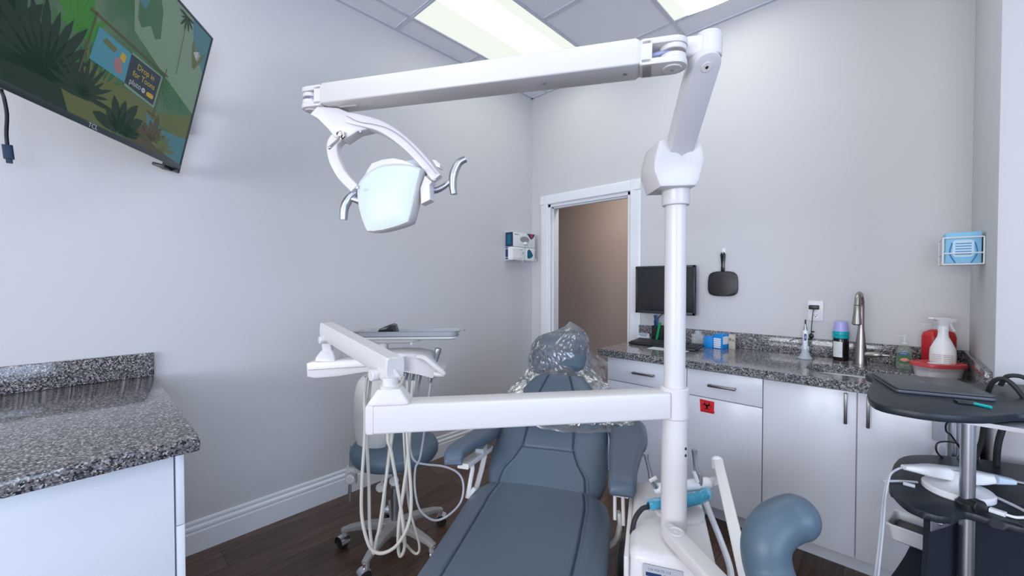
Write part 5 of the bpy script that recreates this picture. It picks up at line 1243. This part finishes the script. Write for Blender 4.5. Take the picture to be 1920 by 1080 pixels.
# laptop
L4 = [onz(*q, ZS+.012) for q in ((1648, 697), (1664, 733), (1849, 752), (1812, 709))]
t = thing('laptop', sum(L4, V())/4 - ZV*.012, 'closed dark grey laptop lying on the top shelf of the cart', 'laptop')
Lc = sum(L4, V())/4; Lx = ((L4[2]-L4[1])+(L4[3]-L4[0])).normalized(); ML = frame(V((Lc.x, Lc.y, ZS+.001)), Lx, ZV)
lw = ((L4[2]-L4[1]).length+(L4[3]-L4[0]).length)/2; ldp = ((L4[0]-L4[1]).length+(L4[3]-L4[2]).length)/2
print('laptop', lw, ldp)
lw = min(lw, .34); ldp = min(ldp, .235)
b = B(); b.prism(rrect(lw, ldp, .012), ML, .008, .001); obj('laptop_base', b, mat('laptop_base', (.10, .11, .14), .35), t)
b = B(); b.prism(rrect(lw, ldp, .012), ML @ Matrix.Translation((0, 0, .0095)), .006, .0012); ll = obj('laptop_lid', b, mat('laptop_lid', (.055, .058, .065), .38), t)
b = B(); MLc = ML @ Matrix.Translation((-.01, .01, .0156)); arc(b, (0, 0), .012, 0, 359.9, .002, MLc, 30)
text_bm('hp', .013, MLc, b, .0001)
o = obj('logo', b, m_grey, ll); o['label'] = 'small round emblem'
b = B(); q = onz(1818, 765, ZS); b.box((0, 0, .004), (.045, .028, .007), .001, frame(onz(1812, 757, ZS), Lx, ZV)); single('card_reader', b, m_black, 'small black block under the front edge of the laptop', 'device')
b = B(); b.cyl(onz(1826, 760, ZS)+ZV*.005, onz(1860, 767, ZS)+ZV*.004, .0042, 10); single('pen', b, m_teal, 'thin green pen on the cart shelf in front of the laptop', 'pen')
# scanner wand on round cradle
sc0 = onz(1795, 925, ZL); sc0.z = ZL+.0004
t = thing('scanner_cradle', sc0, 'round white cradle on the lower cart shelf', 'cradle')
b = B(); b.lathe([(.070, 0), (.074, .004), (.074, .016), (.070, .020), (.03, .024), (.022, .028), (.016, .032), (.014, .06), (.018, .068)], sc0, n=48); obj('cradle_base', b, m_white, t)
t = thing('scanner_wand', sc0+ZV*.075, 'long white scanner wand resting on the round cradle', 'scanner')
dsc = sc0.dot(FV)
wa, wb_, wc, wd_, we = at(1694, 876, dsc+.03), at(1760, 884, dsc+.02), at(1830, 895, dsc-.0), at(1865, 898, dsc-.02), at(1900, 903, dsc-.03)
pth = smooth_path([wa, wb_, wc, wd_], 5); N = len(pth)
b = B(); b.sweep(pth, [rrect(.040*interp([(0, .5), (.2, .9), (.6, 1), (1, .75)], k_/(N-1)), .040*interp([(0, .3), (.25, .85), (.6, 1), (1, .62)], k_/(N-1)), .012, 4) for k_ in range(N)], ZV); obj('wand_body', b, m_white, t, 60)
b = B(); b.sweep([wd_, we], [rrect(.030, .024, .008), rrect(.022, .014, .006)], ZV); obj('wand_tip', b, mat('wand_tip_blue', (.55, .66, .78), .3), t)
b = B(); b.tube([we, at(1925, 908, dsc-.03)], .005, 8); obj('tip_end', b, m_chrome, t)
b = B(); b.tube([wa+RV*.004, at(1682, 880, dsc+.04), at(1668, 892, dsc+.03), at(1658, 925, dsc+.02), at(1650, 1000, dsc+.0), at(1640, 1085, dsc-.02), at(1632, 1130, dsc-.02)], .0030, 8, 8)
obj('cord', b, m_cord, t)
b = B(); zc2 = ZL+.006
b.tube([onz(1655, 902, zc2), onz(1690, 902, zc2), onz(1720, 904, zc2)], .0035, 8, 5); b.cyl(onz(1693, 906, zc2), onz(1716, 912, zc2), .0055, 10); single('charging_cable', b, m_cord, 'white cord with metal plug on the lower cart shelf, left of the cradle', 'cord')
b = B(); b.tube([at(1668, 893, dsc+.02), at(1661, 930, dsc+.01), at(1655, 1000, dsc-.01), at(1646, 1085, dsc-.03), at(1640, 1130, dsc-.03)], .0026, 8, 6); single('charging_cable', b, m_cord, 'second white cord hanging off the left end of the lower cart shelf', 'cord')
b = B(); b.bar(onz(1856, 955, zc2), onz(1886, 965, zc2), .018, .011, .003); a_ = obj('data_adapter', b, m_white, None); tag(a_, 'white cord adapter block on the lower cart shelf, right of the front post', 'adapter')
b = B(); b.cyl(onz(1828, 945, zc2), onz(1852, 953, zc2), .005, 10); obj('plug', b, m_chrome, a_); b = B(); b.tube([onz(1886, 965, zc2), onz(1905, 970, zc2), onz(1930, 970, zc2)], .0035, 8, 4); obj('cord', b, m_white, a_)
b = B(); b.tube([onz(1822, 922, zc2), onz(1860, 930, zc2), onz(1895, 945, zc2), onz(1925, 960, zc2)], .004, 8, 6); single('charging_cable', b, m_cord, 'white cord curving along the back of the lower cart shelf toward the right edge', 'cord')
# white bin hooked on the cart
bq = [at(1682, 968, 1.34), at(1700, 1030, 1.22)]
zB = at(1690, 972, 1.36).z
t = thing('white_bin', at(1705, 1000, 1.33), 'small white plastic bin hung on the left side of the cart', 'bin')
cB = at(1722, 990, 1.28); MB_ = frame(V((cB.x, cB.y, 0)), RV*.80+FV*.6, ZV)
zt2 = cB.z+.008; b = B()
MB_.translation.z = zt2
b.loft([[MB_ @ V((x*.82, y*.8, z)) for x, y in rrect(wd, dp, .014)] for wd, dp, z in ((.11, .12, -.055), (.125, .14, -.05), (.145, .165, 0), (.155, .175, .002), (.155, .175, -.004), (.148, .168, -.004), (.139, .159, .0), (.118, .132, -.046))]); obj('bin_body', b, m_white, t)
b = B(); b.box((0, 0, -.03), (.097, .108, .02), .004, MB_); obj('bin_contents', b, m_black, t)
